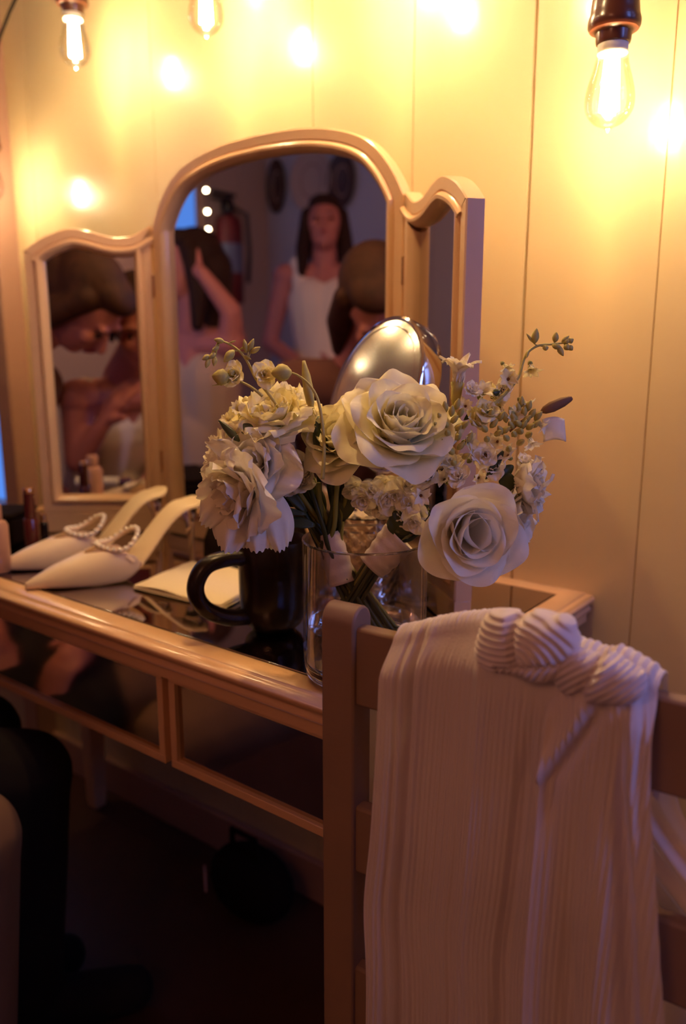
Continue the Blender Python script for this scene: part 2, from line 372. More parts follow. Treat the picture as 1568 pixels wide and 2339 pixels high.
for sx in (-1, 1):
    lp = [(.229, .80), (.229, 1.281)] + [(s, z) for s, z in reversed(wt)][1:] + [(0, .80)]   # loop, then direction check
    area = sum(lp[i - 1][0] * lp[i][1] - lp[i][0] * lp[i - 1][1] for i in range(len(lp)))
    if area < 0: lp = lp[::-1]
    mp = wingmap(sx); wg = framed(lp, mp, ['wing_frame'])
    b = MB(); b.add([mp(s, z, d) for s in (0, .229) for z in (TOP + .002, .80) for d in (-.023, 0)], [(0, 1, 3, 2), (4, 6, 7, 5), (0, 4, 5, 1), (2, 3, 7, 6), (0, 2, 6, 4), (1, 5, 7, 3)])
    b.build('base_rail', M_FRAME, wg, bevel=.001)
b = MB(); b.box((-.927, -.0885, .7735), (.54, .023, .023)); b.build('base_rail', M_FRAME, tm, bevel=.001)
for sx in (-1, 1):
    for z in (.90, 1.22):
        b = MB(); b.lathe((-.927 + sx * .272, -.101, z - .02), [(.002, 0), (.003, .001), (.003, .039), (.002, .04)], 10); b.build('hinge', M_GOLD, tm)

# ------------------------------------------------------------------ dressing table
X0, X1, Y0, Y1 = -1.62, -.406, -.492, .02
dt = empty('dressing_table', ((X0 + X1) / 2, -.24, 0), 'champagne dressing table with mirrored top and mirrored drawer fronts', 'dressing table')
def rect(o): return [(X0 - o, Y0 - o), (X1 + o, Y0 - o), (X1 + o, Y1 + min(o, .008)), (X0 - o, Y1 + min(o, .008))]
m = MB(); pf = [(-.030, .7555), (-.030, .7590), (-.029, .7600), (-.001, .7600), (.0, .7594), (.0008, .7570), (.0035, .7562), (.0060, .7560), (.0085, .7548), (.0110, .7525), (.0122, .7495), (.0114, .7465), (.0088, .7435), (.0062, .7415), (.0055, .7385), (.0070, .7360), (.0082, .7335), (.0078, .7310), (.0050, .7292), (.0030, .7290), (.0030, .7150), (-.006, .7150)]
m.loft([[(x, y, z) for x, y in rect(o)] for o, z in pf], True, False)
m.build('top_moulding', M_TABLE, dt, angle=60)
m = MB(); m.box(((X0 + X1) / 2, (Y0 + Y1) / 2, .7545), (X1 - X0 - .0605, Y1 - Y0 - .0605, .006)); m.build('top_backing', M_GROOVE, dt)
m = MB(); m.box(((X0 + X1) / 2, (Y0 + Y1) / 2 , .7583), (X1 - X0 - .068, Y1 - Y0 - .068, .002)); m.build('mirrored_top', M_TOPMIR, dt, bevel=.0006)
m = MB(); m.box(((X0 + X1) / 2, -.235, .655), (X1 - X0 - .03, .47, .13)); m.build('apron', M_TABLE, dt)
YF = -.482
for a, b_ in ((-1.605, -1.232), (-1.217, -.757), (-.745, -.420)):
    m = MB(); t = .011; z0, z1 = .589, .7165; yc = YF + .004
    m.box(((a + b_) / 2, yc, z0 + t / 2), (b_ - a, .016, t)); m.box(((a + b_) / 2, yc, z1 - t / 2), (b_ - a, .016, t))
    m.box((a + t / 2, yc, (z0 + z1) / 2), (t, .016, z1 - z0 - 2 * t)); m.box((b_ - t / 2, yc, (z0 + z1) / 2), (t, .016, z1 - z0 - 2 * t))
    d = m.build('drawer', M_TABLE, dt, bevel=.0008)
    m = MB(); m.box(((a + b_) / 2, YF + .004, (z0 + z1) / 2), (b_ - a - 2 * t, .003, z1 - z0 - 2 * t)); m.build('drawer_mirror', M_DRAWMIR, d)
for lx in (X0 + .045, X1 - .045):
    for ly in (Y0 + .045, -.04):
        m = MB(); m.loft([[(lx + sx * r, ly + sy * r, z) for sx, sy in ((-1, -1), (1, -1), (1, 1), (-1, 1))] for r, z in ((.014, 0), (.017, .02), (.024, .45), (.026, .50), (.022, .52), (.026, .54), (.026, .59))]); m.build('leg', M_TABLE, dt, bevel=.002)

# ------------------------------------------------------------------ black bag on the floor under the table
bg = empty('floor_bag', (-1.0, -.09, 0), 'black bag slumped on the floor beneath the table near the baseboard', 'bag')
m = MB(); m.ball((-1.0, -.09, .075), (.10, .06, .075), 20, 12); m.build('bag_body', M_BLACKM, bg)
m = MB(); m.tube([V((-1.04, -.10, .12)), V((-1.03, -.11, .19)), V((-.97, -.11, .19)), V((-.96, -.10, .12))], .006, 8); m.build('strap', M_BLACKM, bg)
m = MB(); m.box((-1.085, -.135, .07), (.03, .004, .04), rz=R(-40)); m.build('bag_tag', M_NUDE, bg)
# ------------------------------------------------------------------ shoes
SD = V((.33, .945, 0)).normalized(); SR = V((SD.y, -SD.x, 0))
def sm(a, b, x):
    t = max(0, min(1, (x - a) / (b - a))); return t * t * (3 - 2 * t)
def interp(tab, x):
    if x <= tab[0][0]: return tab[0][1]
    for (a, p), (b, q) in zip(tab, tab[1:]):
        if x <= b: t = (x - a) / (b - a); t = t * t * (3 - 2 * t); return p + (q - p) * t
    return tab[-1][1]
def lint(tab, x):
    if x <= tab[0][0]: return tab[0][1]
    for (a, p), (b, q) in zip(tab, tab[1:]):
        if x <= b: return p + (q - p) * (x - a) / (b - a)
    return tab[-1][1]
SW = [(0, .002), (.015, .010), (.04, .021), (.08, .033), (.125, .039), (.17, .036), (.22, .031), (.258, .034), (.276, .026), (.284, .006)]
SF = [(0, .0075), (.10, .0045), (.13, .006), (.258, .106), (.284, .113)]
SH = [(0, .006), (.02, .016), (.05, .030), (.09, .044), (.13, .056), (.17, .060)]
def shoe(toe, label, dir_=None, side=1):
    D = dir_ or SD; Rr = V((D.y, -D.x, 0)); T = V(toe)
    P = lambda s, l, z: T + D * s + Rr * l + V((0, 0, z))
    wv = lambda s: lint(crom(SW, 4), s); zf = lambda s: interp(SF, s) ; hh = lambda s: lint(crom(SH, 4), s)
    r = empty('mule_shoe', tuple(P(.12, 0, 0)), label, 'shoe', 'pair of bridal mules')
    m = MB(); rings = []
    for i in range(40):
        s = .284 * i / 39; w_ = wv(s); z = zf(s)
        rings.append([P(s, w_ * math.cos(a), z - .0022 + .0022 * math.copysign(min(1, abs(math.sin(a)) * 1.8), math.sin(a)) - (.0022 if False else 0)) for a in [2 * math.pi * k / 20 for k in range(20)]])
    m.loft(rings); m.build('insole', M_INSOLE, r, angle=60)
    m = MB(); rings = []
    for i in range(40):
        s = .284 * i / 39; w_ = wv(s) * 1.04 + .0008; z = zf(s) - .0045
        rings.append([P(s, w_ * math.cos(a), z + .0016 * math.sin(a)) for a in [2 * math.pi * k / 20 for k in range(20)]])
    m.loft(rings); m.build('outsole', M_SATIN, r, angle=60)
    m = MB(); g = []
    for i in range(29):
        t = i / 28; row = []
        for j in range(33):
            th = -math.pi / 2 + math.pi * j / 32; sn = math.sin(th); cs = max(0, math.cos(th))
            se = .088 + .075 * abs(sn) ** 1.6; s = se * t; w_ = wv(s) * 1.03 + .001
            row.append(P(s, w_ * math.copysign(abs(sn) ** .85, sn), zf(s) - .004 + hh(s) * cs ** .75))
        g.append(row)
    m.grid(g); m.build('upper', M_SATIN, r, angle=180, solid=.0018, sub=1)
    # pearl loop over the instep
    pts = []
    for k in range(41):
        a = 2 * math.pi * k / 40; l = .036 * math.sin(a); s = .142 + .030 * math.cos(a); c_ = math.sqrt(max(0, 1 - (l / .042) ** 2))
        pts.append(P(s, l, zf(.142) + .026 + .026 * c_ ** .8 + .010 * math.cos(a)))
    m = MB(); m.tube(pts, .0034, 8, cap=False); st = m.build('strap', M_SATIN, r, angle=180)
    n = 22
    for k in range(n):
        a = 2 * math.pi * (k + .5) / n; l = .0372 * math.sin(a); s = .142 + .031 * math.cos(a); c_ = math.sqrt(max(0, 1 - (l / .0425) ** 2))
        m = MB(); m.ball(P(s, l, zf(.142) + .029 + .026 * c_ ** .8 + .010 * math.cos(a)), .0040, 12, 8); m.build('pearl', M_PEARL, st, angle=180)
    for sd in (-1, 1):
        m = MB(); m.tube([P(.165, sd * .032, zf(.165) - .002), P(.150, sd * .037, zf(.15) + .018), P(.142, sd * .0365, zf(.142) + .030)], [.006, .005, .003], 8); m.build('side_strap', M_SATIN, r, angle=180)
    m = MB(); c0 = P(.262, 0, 0)
    m.loft([[c0 + Rr * (rr * math.cos(a)) + D * (rr * .8 * math.sin(a) + dz) + V((0, 0, z)) for a in [2 * math.pi * k / 16 for k in range(16)]] for rr, z, dz in ((.0045, .001, .004), (.005, .004, .004), (.0055, .03, .003), (.009, .070, .001), (.018, .094, -.001), (.024, .101, -.002))])
    m.build('heel', M_GLASS, r, angle=60)
    return r
shoe((-1.071, -.476, TOP), 'ivory pointed mule with pearl strap nearer the front edge of the table')
shoe((-1.199, -.447, TOP), 'ivory pointed mule with pearl strap behind its pair, nearest the left wing', dir_=V((.38, .92, 0)).normalized())

# ------------------------------------------------------------------ folded napkin
nr = empty('folded_napkin', (-.89, -.30, TOP), 'folded white cloth napkin under the handle of the black mug', 'napkin')
A, B_, C_, D_ = V((-.952, -.377, 0)), V((-.770, -.364, 0)), V((-.80, -.235, 0)), V((-.985, -.225, 0))
for ly, (sh, z) in enumerate(((.000, .7612), (.008, .7632), (.018, .7652))):
    g = []
    for i in range(15):
        u = i / 14; row = []
        for j in range(15):
            v = j / 14
            p = (A.lerp(B_, u)).lerp(D_.lerp(C_, u), v)
            p = p + (V((-.88, -.30, 0)) - p) * (sh * 2.2)
            lift = .0015 * ly * (1 - abs(2 * v - 1) ** 3) * (1 - abs(2 * u - 1) ** 4) + .005 * noise.noise(V((p.x * 14, p.y * 14, ly * 3.1))) * (ly * .5 + .1) + .004 * ly * u * v
            row.append(V((p.x, p.y, z + max(0, lift))))
        g.append(row)
    m = MB(); m.grid(g); m.build('fold_layer', M_NAP, nr, angle=180, solid=.0014, sub=1)

# ------------------------------------------------------------------ black mug and pouch
mx, my = -.668, -.372
mg = empty('mug', (mx, my, TOP), 'black ceramic mug with big round handle standing left of the vase', 'mug')
m = MB(); m.lathe((mx, my, TOP), [(.001, .0), (.024, .0), (.027, .003), (.030, .004), (.036, .010), (.041, .022), (.0435, .04), (.044, .09), (.0445, .118), (.0435, .1195), (.042, .118), (.0415, .09), (.040, .04), (.034, .015), (.001, .009)], 48); m.build('mug_body', M_BLACK, mg, angle=50)
lf = (-CR * .86 - V((-_sy, _cy, 0)) * .5).normalized(); m = MB(); pts = [V((mx, my, TOP)) + lf * a + V((0, 0, z)) for a, z in crom([(.030, .098), (.060, .101), (.088, .096), (.102, .078), (.102, .058), (.090, .040), (.065, .026), (.036, .022)], 6)]
fr = V((lf.y, -lf.x, 0)); rings = []
for i, p in enumerate(pts):
    t = (pts[min(i + 1, len(pts) - 1)] - pts[max(0, i - 1)]).normalized(); nn = t.cross(fr).normalized()
    rings.append([p + fr * (.013 * math.cos(a)) + nn * (.0105 * math.sin(a)) for a in [2 * math.pi * k / 14 for k in range(14)]])
m.loft(rings); m.build('handle', M_BLACK, mg, angle=180)
pc = at_z(588, 1290, TOP); pc.z = TOP
pr = empty('pouch', tuple(pc), 'black rounded cosmetics pouch behind the mug, under the hanging petals', 'pouch')
m = MB(); q = math.atan2(CR.y, CR.x); rings = []
for z, a, b in ((0, .078, .028), (.004, .084, .034), (.02, .087, .037), (.045, .086, .034), (.062, .080, .024), (.072, .066, .010), (.076, .045, .004)):
    rings.append([pc + V((math.cos(q) * x - math.sin(q) * y, math.sin(q) * x + math.cos(q) * y, z)) for x, y in [(a * math.copysign(abs(math.cos(t)) ** .6, math.cos(t)), b * math.copysign(abs(math.sin(t)) ** .6, math.sin(t))) for t in [2 * math.pi * k / 28 for k in range(28)]]])
m.loft(rings); m.build('pouch_body', M_BLACKM, pr, angle=180)
m = MB(); m.tube([pc + CR * x + V((0, 0, .0765 - .9 * x * x * 6)) for x in (-.06, -.04, -.02, 0, .02, .04, .06)], .0022, 6); m.build('zip', M_BLACK, pr)

# ------------------------------------------------------------------ glass vase, crystal glass, tumbler
vx, vy = -.487, -.424
vs = empty('vase', (vx, vy, TOP), 'clear glass cylinder vase holding the two bouquets', 'vase')
m = MB(); m.lathe((vx, vy, TOP), [(.0655, .020), (.0668, .026), (.067, .08), (.067, .152), (.0675, .155)], 72, cap=False); m.build('vase_wall', M_THIN, vs, angle=180, solid=0)
m = MB(); m.lathe((vx, vy, TOP), [(.0640, .022), (.0642, .08), (.0645, .153), (.0655, .1555), (.0675, .155)], 72, cap=False); m.build('vase_inner_wall', M_THIN, vs, angle=180)
m = MB(); m.tube([V((vx + .0662 * math.cos(2 * math.pi * k / 72), vy + .0662 * math.sin(2 * math.pi * k / 72), TOP + .1555)) for k in range(73)], .0013, 10, cap=False); m.build('vase_rim', M_GLASS, vs, angle=180)
m = MB(); m.lathe((vx, vy, TOP), [(.002, .001), (.050, .001), (.060, .003), (.0645, .008), (.0655, .020), (.064, .0215), (.055, .016), (.002, .015)], 72); m.build('vase_base', M_GLASS, vs, angle=60)
m = MB(); m.lathe((vx, vy, TOP), [(.002, .0155), (.054, .0165), (.0625, .0225), (.0632, .060), (.0636, .0625), (.062, .0615), (.002, .061)], 72); m.build('water', M_WATER, vs, angle=60)
gx, gy = -.620, -.238
cg = empty('crystal_tumbler', (gx, gy, TOP), 'diamond-cut crystal glass standing behind the vase', 'glass')
m = MB(); rings = []
for i in range(61):
    t = i / 60; z = .006 + t * .129; r0 = .042 + .006 * t
    rings.append([(gx + (r0 + .0035 * dd) * math.cos(a), gy + (r0 + .0035 * dd) * math.sin(a), TOP + z) for a, dd in [(2 * math.pi * k / 120, (abs(((k / 8 + z * 60) % 1) - .5) + abs(((k / 8 - z * 60) % 1) - .5)) * (1 if .1 < t < .88 else .3)) for k in range(120)]])
n0 = len(rings)
rings.append([(gx + .0455 * math.cos(a), gy + .0455 * math.sin(a), TOP + .1365) for a in [2 * math.pi * k / 120 for k in range(120)]])
for z, r_ in ((.134, .0445), (.08, .0425), (.02, .038), (.014, .030), (.013, .002)):
    rings.append([(gx + r_ * math.cos(a), gy + r_ * math.sin(a), TOP + z) for a in [2 * math.pi * k / 120 for k in range(120)]])
rings.insert(0, [(gx + .040 * math.cos(a), gy + .040 * math.sin(a), TOP + .001) for a in [2 * math.pi * k / 120 for k in range(120)]])
m.loft(rings); m.build('cut_bowl', M_GLASS, cg, angle=20)
tx, ty = at_z(952, 1378, TOP).x, at_z(952, 1378, TOP).y
m = MB(); m.lathe((tx, ty, TOP), [(.001, .001), (.020, .001), (.026, .006), (.029, .02), (.030, .055), (.0295, .08), (.0285, .08), (.0285, .055), (.027, .02), (.020, .010), (.001, .009)], 40)
tag(m.build('small_glass', M_GLASS, angle=60), 'small round-bottomed clear glass between the crystal glass and the right wing', 'glass')

# ------------------------------------------------------------------ vanity mirror on its stand
vc = at_d(872, 890, 1.03); vn = view_dir(-.79, .27, .55)
vm = empty('vanity_mirror', (vc.x, vc.y, TOP), 'round chrome make-up mirror tilted on a stand behind the roses', 'mirror')
m = MB(); Rv = .094
m.lathe(vc, [(Rv - .006, .0135), (Rv - .003, .0150), (Rv, .0135), (Rv + .0008, .011), (Rv + .0008, -.014), (Rv - .001, -.017), (Rv - .010, -.019), (.001, -.021)], 72, axis=vn, cap=True)
m.build('rim', M_CHROME, vm, angle=35)
m = MB(); m.lathe(vc, [(.0005 + (Rv - .0065) * k / 14, .0136 + .010 * (1 - (k / 14) ** 2)) for k in range(15)], 72, axis=vn, cap=False); m.build('mirror_glass', M_SMUDGE, vm, angle=180)
m = MB(); m.lathe(vc, [(Rv - .0150, .0155), (Rv - .0140, .0164), (Rv - .0130, .0152)], 72, axis=vn, cap=False); m.build('etched_ring', M_CHROME, vm, angle=180)
hz = vn.cross(V((0, 0, 1))).normalized(); lowc = V((vc.x, vc.y, vc.z))
for s in (-1, 1):
    e = vc + hz * s * (Rv + .006)
    m = MB(); m.lathe(e - hz * s * .006, [(.003, 0), (.0035, .004), (.0055, .006), (.0055, .011), (.003, .013)], 16, axis=hz * s); m.build('pivot_knob', M_CHROME, vm)
m = MB(); pts = []
for k in range(17):
    a = math.pi * k / 16; pts.append(vc + hz * (math.cos(a) * (Rv + .009)) + V((0, 0, -math.sin(a) * (Rv + .012))))
m.tube(pts, .003, 8); m.build('yoke', M_CHROME, vm, angle=180)
m = MB(); bz = vc.z - Rv - .012; m.tube([V((vc.x, vc.y, bz)), V((vc.x, vc.y, TOP + .012))], .006, 12); m.build('stem', M_CHROME, vm, angle=60)
m = MB(); m.lathe((vc.x, vc.y, TOP), [(.001, .001), (.041, .001), (.043, .004), (.041, .008), (.03, .012), (.008, .018), (.001, .018)], 40); m.build('base', M_CHROME, vm, angle=35)

# ------------------------------------------------------------------ cosmetics at the left end
p = at_z(76, 1262, TOP)
g = empty('lip_gloss_tube', (p.x, p.y, TOP), 'upright berry-red lip gloss tube in front of the left mirror wing', 'lip gloss')
m = MB(); m.lathe(p, [(.001, 0), (.0120, 0), (.0125, .002), (.0125, .060), (.011, .062), (.001, .062)], 24); m.build('tube', M_GLOSSR, g, angle=40)
m = MB(); m.lathe(p, [(.001, .062), (.0095, .062), (.0098, .064), (.0092, .106), (.001, .107)], 24); m.build('cap', M_GLOSSR, g, angle=40)
m = MB(); m.lathe(p, [(.001, .1065), (.0095, .1065), (.0097, .112), (.008, .115), (.001, .1155)], 24); m.build('cap_top', M_GOLD, g, angle=40)
p = at_z(-4, 1306, TOP)
g = empty('foundation_bottle', (p.x, p.y, TOP), 'nude-pink bottle cut by the left edge behind the shoe toes', 'bottle')
m = MB(); m.lathe(p, [(.001, 0), (.019, 0), (.021, .003), (.021, .075), (.018, .082), (.010, .086), (.001, .086)], 28); m.build('bottle_body', M_NUDE, g, angle=40)
m = MB(); m.lathe(p, [(.001, .086), (.0125, .086), (.013, .088), (.013, .108), (.012, .110), (.001, .110)], 24); m.build('cap', M_NUDE, g, angle=40)
p = at_z(32, 1225, TOP)
g = empty('brush_set', (p.x, p.y, TOP), 'two stubby brush handles standing behind the nude-pink bottle', 'make-up brushes')
for k, (dx, hgt) in enumerate(((-.006, .048), (.007, .040))):
    m = MB(); m.lathe((p.x + dx * 1.3, p.y + dx, TOP), [(.001, 0), (.005, 0), (.0055, hgt * .8), (.004, hgt), (.001, hgt)], 14); b = m.build('brush', M_NUDE, g)
p = V((-1.45, -.36, TOP))
g = empty('makeup_case', tuple(p), 'low black make-up case behind the lip gloss tube', 'make-up case')
m = MB(); m.box(p + V((0, 0, .024)), (.23, .10, .048), rz=R(30)); m.build('case_body', M_BLACKM, g, bevel=.006)
m = MB(); m.box(p + V((0, 0, .053)), (.232, .102, .010), rz=R(30)); m.build('case_lid', M_BLACKM, g, bevel=.004)
p = at_z(103, 1236, TOP)
g = empty('perfume_vial', (p.x, p.y, TOP), 'slim clear vial with copper cap right of the lip gloss tube', 'perfume vial')
m = MB(); m.lathe(p, [(.001, 0), (.007, 0), (.0075, .002), (.0075, .034), (.004, .038), (.001, .038)], 18); m.build('vial_body', M_BLACK, g)
m = MB(); m.lathe(p, [(.001, .038), (.0055, .038), (.006, .040), (.006, .052), (.001, .053)], 18); m.build('cap', M_GOLD, g)
nl = V((math.sin(A39), -math.cos(A39), 0)); hl = V((-1.197, -.1, 1))
def in_left(p): return p - nl * (2 * (p - hl).dot(nl))
a = in_left(at_z(165, 1104, TOP + .014)); b = in_left(at_z(268, 1104, TOP + .014)); a.z = b.z = TOP + .0135; dd = (b - a).normalized()
g = empty('cream_tube', tuple((a + b) / 2), 'white cosmetic tube with red cap lying in front of the left wing', 'cosmetic tube')
m = MB(); m.tube([a, a + dd * .003, b - dd * .004, b], [.009, .013, .013, .009], 20); m.build('tube_body', M_WHITE, g, angle=40)
m = MB(); m.tube([b, b + dd * .002, b + dd * .026, b + dd * .028], [.009, .0115, .0115, .009], 20); m.build('cap', M_GLOSSR, g, angle=40)
# ------------------------------------------------------------------ flowers
def frame_of(ax):
    ax = ax.normalized(); e1 = ax.orthogonal().normalized(); return e1, ax.cross(e1), ax
def petal(m, c, ax, az, L, W, fb, ft, curl=0.0, ruff=0.0, fq=5.0, point=0.0, cup=.6, nu=9, nv=9, ph=0.0, tooth=0.0):
    e1, e2, e3 = frame_of(ax); er = e1 * math.cos(az) + e2 * math.sin(az); et = e3.cross(er)
    g = []; r = 0.0; z = 0.0; px = 0
    for i in range(nv + 1):
        v = i / nv
        f = fb + (ft - fb) * (v * v * (3 - 2 * v)) + curl * max(0, (v - .62) / .38) ** 2
        if i: r += L / nv * math.sin(f); z += L / nv * math.cos(f)
        if point > 0: wp = math.sin(math.pi * (.10 + .90 * v)) ** (.8)
        else: wp = math.sin(math.pi * min(.93, .10 + .62 * v ** .8 + (.16 * max(0, v - .8) / .2))) ** .55
        row = []
        for j in range(nu + 1):
            u = 2 * j / nu - 1; wd = W * wp * u
            rr = max(abs(r), W * cup); th = wd / rr
            a_ = (rr * math.cos(th) - rr + r); b_ = rr * math.sin(th)
            k = ruff * v ** 2.2 * math.sin(fq * u + ph) + ruff * .5 * v ** 2 * math.sin(fq * 2.3 * u + ph * 2.1)
            top = (-.13 * L * u * u * v ** 3 + tooth * v ** 6 * math.sin(17 * u + ph)) if point == 0 else 0
            dirv = (er * math.sin(f) + e3 * math.cos(f)); nrm = (er * math.cos(f) - e3 * math.sin(f))
            row.append(c + er * a_ + et * b_ + e3 * z + dirv * top + nrm * k)
        g.append(row)
    m.grid(g)
def rose(m, c, ax, Rr, n=30, seed=1, openn=1.0):
    rnd = random.Random(seed)
    for i in range(n):
        t = i / (n - 1); az = i * 2.39996 + rnd.uniform(-.15, .15)
        L = Rr * (.62 + .62 * t ** .8); W = Rr * (.34 + .42 * t ** .8)
        fb = R(24 + 58 * t ** .7); ft = R(-16 + 74 * t ** 1.25 * openn) ; cur = R(15 + 52 * t * rnd.uniform(.6, 1.3))
        petal(m, c + ax * (Rr * .12 * (1 - t)), ax, az, L, W, fb, ft, cur, Rr * (.018 + .055 * t), rnd.uniform(2.5, 4.5), ph=rnd.uniform(0, 6), cup=.72, nu=12, nv=11)
def cuprose(m, c, ax, Rr, n=15, seed=1):
    rnd = random.Random(seed)
    for i in range(n):
        t = i / (n - 1); az = i * 2.39996 + rnd.uniform(-.2, .2)
        petal(m, c + ax * (Rr * .10 * (1 - t)), ax, az, Rr * (.86 + .36 * t), Rr * (.62 + .26 * t), R(34 + 44 * t), R(-14 + 62 * t), R(12 + 45 * t * rnd.uniform(.6, 1.2)), Rr * (.02 + .04 * t), rnd.uniform(2.2, 3.6), ph=rnd.uniform(0, 6), cup=.62, nu=14, nv=12)
def ruffled(m, c, ax, Rr, n=24, seed=1, tooth=.0, spread=1.0):
    rnd = random.Random(seed)
    for i in range(n):
        t = i / (n - 1); az = i * 2.39996 + rnd.uniform(-.3, .3)
        petal(m, c, ax, az, Rr * (.72 + .42 * t) * rnd.uniform(.9, 1.1), Rr * (.42 + .34 * t), R(18 + 50 * t), R(0 + 80 * t * spread) , R(rnd.uniform(0, 50)), Rr * (.045 + .05 * t), rnd.uniform(3.5, 6.5), ph=rnd.uniform(0, 6), cup=.8, nu=16, nv=9, tooth=tooth)
def star(m, c, ax, Rr, n=6, ft=60, W=.30, seed=1, curl=25, fb=15):
    rnd = random.Random(seed)
    for i in range(n):
        petal(m, c, ax, i * 2 * math.pi / n + rnd.uniform(-.2, .2), Rr * 1.15 * rnd.uniform(.85, 1.1), Rr * W, R(fb), R(ft + rnd.uniform(-15, 15)), R(curl * rnd.uniform(.3, 1.6)), Rr * .04, 3, point=1, cup=.9, nu=6, nv=7, ph=rnd.uniform(0, 6))
def bud(m, c, ax, L, r_):
    m.lathe(c, [(r_ * .25, 0), (r_ * .75, L * .18), (r_, L * .42), (r_ * .8, L * .68), (r_ * .35, L * .92), (r_ * .08, L)], 12, axis=ax)
def leaf(m, p0, p1, W, nrm, sag=0.0):
    p0, p1 = V(p0), V(p1); d = p1 - p0; sd = d.cross(nrm).normalized(); g = []
    for i in range(11):
        v = i / 10; w_ = W * math.sin(math.pi * (.06 + .92 * v)) ** .8; c = p0 + d * v + nrm.normalized() * sag * math.sin(math.pi * v)
        g.append([c + sd * (w_ * u) + nrm.normalized() * (-.25 * w_ * (1 - abs(u)) * 1.0) for u in (-1, -.5, 0, .5, 1)])
    m.grid(g)
F = at_d
TV = view_dir(0, 0, 1)
def flower(parent, name, mt, fn, c, ax, *a, calyx=True, **k):
    m = MB(); fn(m, c, ax.normalized(), *a, **k); o = m.build(name, mt, parent, angle=180, fixn=False)
    if calyx:
        q = MB(); Rr = a[0]; s_ = MB(); q.lathe(c - ax.normalized() * Rr * .10, [(Rr * .05, -Rr * .22), (Rr * .16, -Rr * .08), (Rr * .18, Rr * .06), (Rr * .12, Rr * .14)], 12, axis=ax); q.build('calyx', M_GREEN, o, angle=180)
    return o
def stem(parent, pts, r0=.0014, r1=.0012, mt=None, name='stem'):
    P_ = [V(p) for p in crom([tuple(p) for p in pts], 6)]; n = len(P_)
    m = MB(); m.tube(P_, [r0 + (r1 - r0) * i / (n - 1) for i in range(n)], 8); return m.build(name, mt or M_GREEN, parent, angle=180)

# two hand-tied bouquets, their stems crossing in the vase
BL = at_d(766, 1278, .862); BR = at_d(878, 1258, .850)
lb = empty('bouquet', tuple(BL), 'bouquet leaning left out of the vase with ruffled cream blooms and curling buds', 'bouquet', 'wedding bouquets in the vase')
rb = empty('bouquet', tuple(BR), 'bouquet leaning right out of the vase with big cream roses and starry florets', 'bouquet', 'wedding bouquets in the vase')

flower(lb, 'ruffled_bloom', M_RUFF, ruffled, F(628, 985, .825), view_dir(-.15, .75, .65), .050, n=20, seed=3, tooth=.0012)
flower(lb, 'ruffled_bloom', M_RUFF, ruffled, F(668, 960, .84), view_dir(.45, .75, .45), .040, n=22, seed=9)
flower(lb, 'ruffled_bloom', M_PETALW, ruffled, F(600, 1060, .815), view_dir(-.35, .05, .95), .050, n=17, seed=13)
flower(lb, 'ruffled_bloom', M_PETALW, ruffled, F(575, 1110, .80), view_dir(-.70, -.30, .62), .058, n=16, seed=21, tooth=.0015)
flower(lb, 'ruffled_bloom', M_PETALW, ruffled, F(535, 1050, .835), view_dir(-.85, .15, .45), .036, n=20, seed=31, tooth=.002)
# large outer petals of the drooping bloom
m = MB()
for (x, y), (dx, dy), L, W in (((560, 1120), (-.25, -.95), .066, .024), ((585, 1110), (.05, -1), .068, .026), ((610, 1130), (.25, -.95), .060, .020), ((540, 1110), (-.6, -.75), .052, .02)):
    petal(m, F(x, y, .805), view_dir(-.2, -.1, 1), 0, L * .01 + .001, W * .01 + .001, 0, 0)
    ax = view_dir(dx * .96, dy * .96, .28); g = []
    e3 = ax; sd = ax.cross(TV).normalized(); c = F(x, y, .800 - .004 * abs(dx))
    for i in range(13):
        v = i / 12; wp = W * math.sin(math.pi * min(.9, .14 + .70 * v)) ** .6; row = []
        for j in range(25):
            u = 2 * j / 24 - 1; edge = v ** 5
            row.append(c + e3 * (L * v * (1 - .16 * u * u * v) + .0016 * edge * math.sin(19 * u + x)) + sd * (wp * u) + TV * (.012 * math.sin(v * 2.0) * (1 - .5 * u * u) - .014 * v * v + .0022 * v * math.sin(7 * u + x) - .006 * u * u))
        g.append(row)
    m.grid(g)
m.build('drooping_petals', M_PETALW, lb, angle=180, fixn=False)
for i, (x, y, z, s_) in enumerate(((540, 858, .80, .014), (604, 858, .80, .015), (545, 940, .82, .012), (528, 965, .82, .012), (655, 905, .84, .016), (690, 1060, .83, .014), (676, 1085, .825, .014), (705, 1085, .83, .013), (690, 1110, .83, .014), (665, 1115, .83, .011))):
    flower(lb, 'small_floret', M_RUFF if i < 4 else M_PETALW, ruffled if i in (0, 1, 5, 6, 7, 8, 9) else star, F(x, y, z), view_dir(random.uniform(-.5, .5), random.uniform(0, .6), .8), s_, n=9, seed=40 + i)
for (x, y) in ((552, 910), (640, 915), (508, 925)):
    pass
def spray(parent, path, zc, buds, r0=.0016):
    pts = [F(x, y, zc) for x, y in path]; s0 = stem(parent, pts, r0, .0009, M_BUD, 'bud_stem')
    for (x, y, dx, dy, L, r_) in buds:
        m = MB(); c = F(x, y, zc - .001); ax = view_dir(dx, dy, .25); bud(m, c, ax, L, r_)
        e = min(pts, key=lambda q: (q - c).length); m.tube([e, e.lerp(c, .5) - V((0, 0, .0008)), c], .0006, 6); m.build('bud', M_BUD, s0, angle=180)
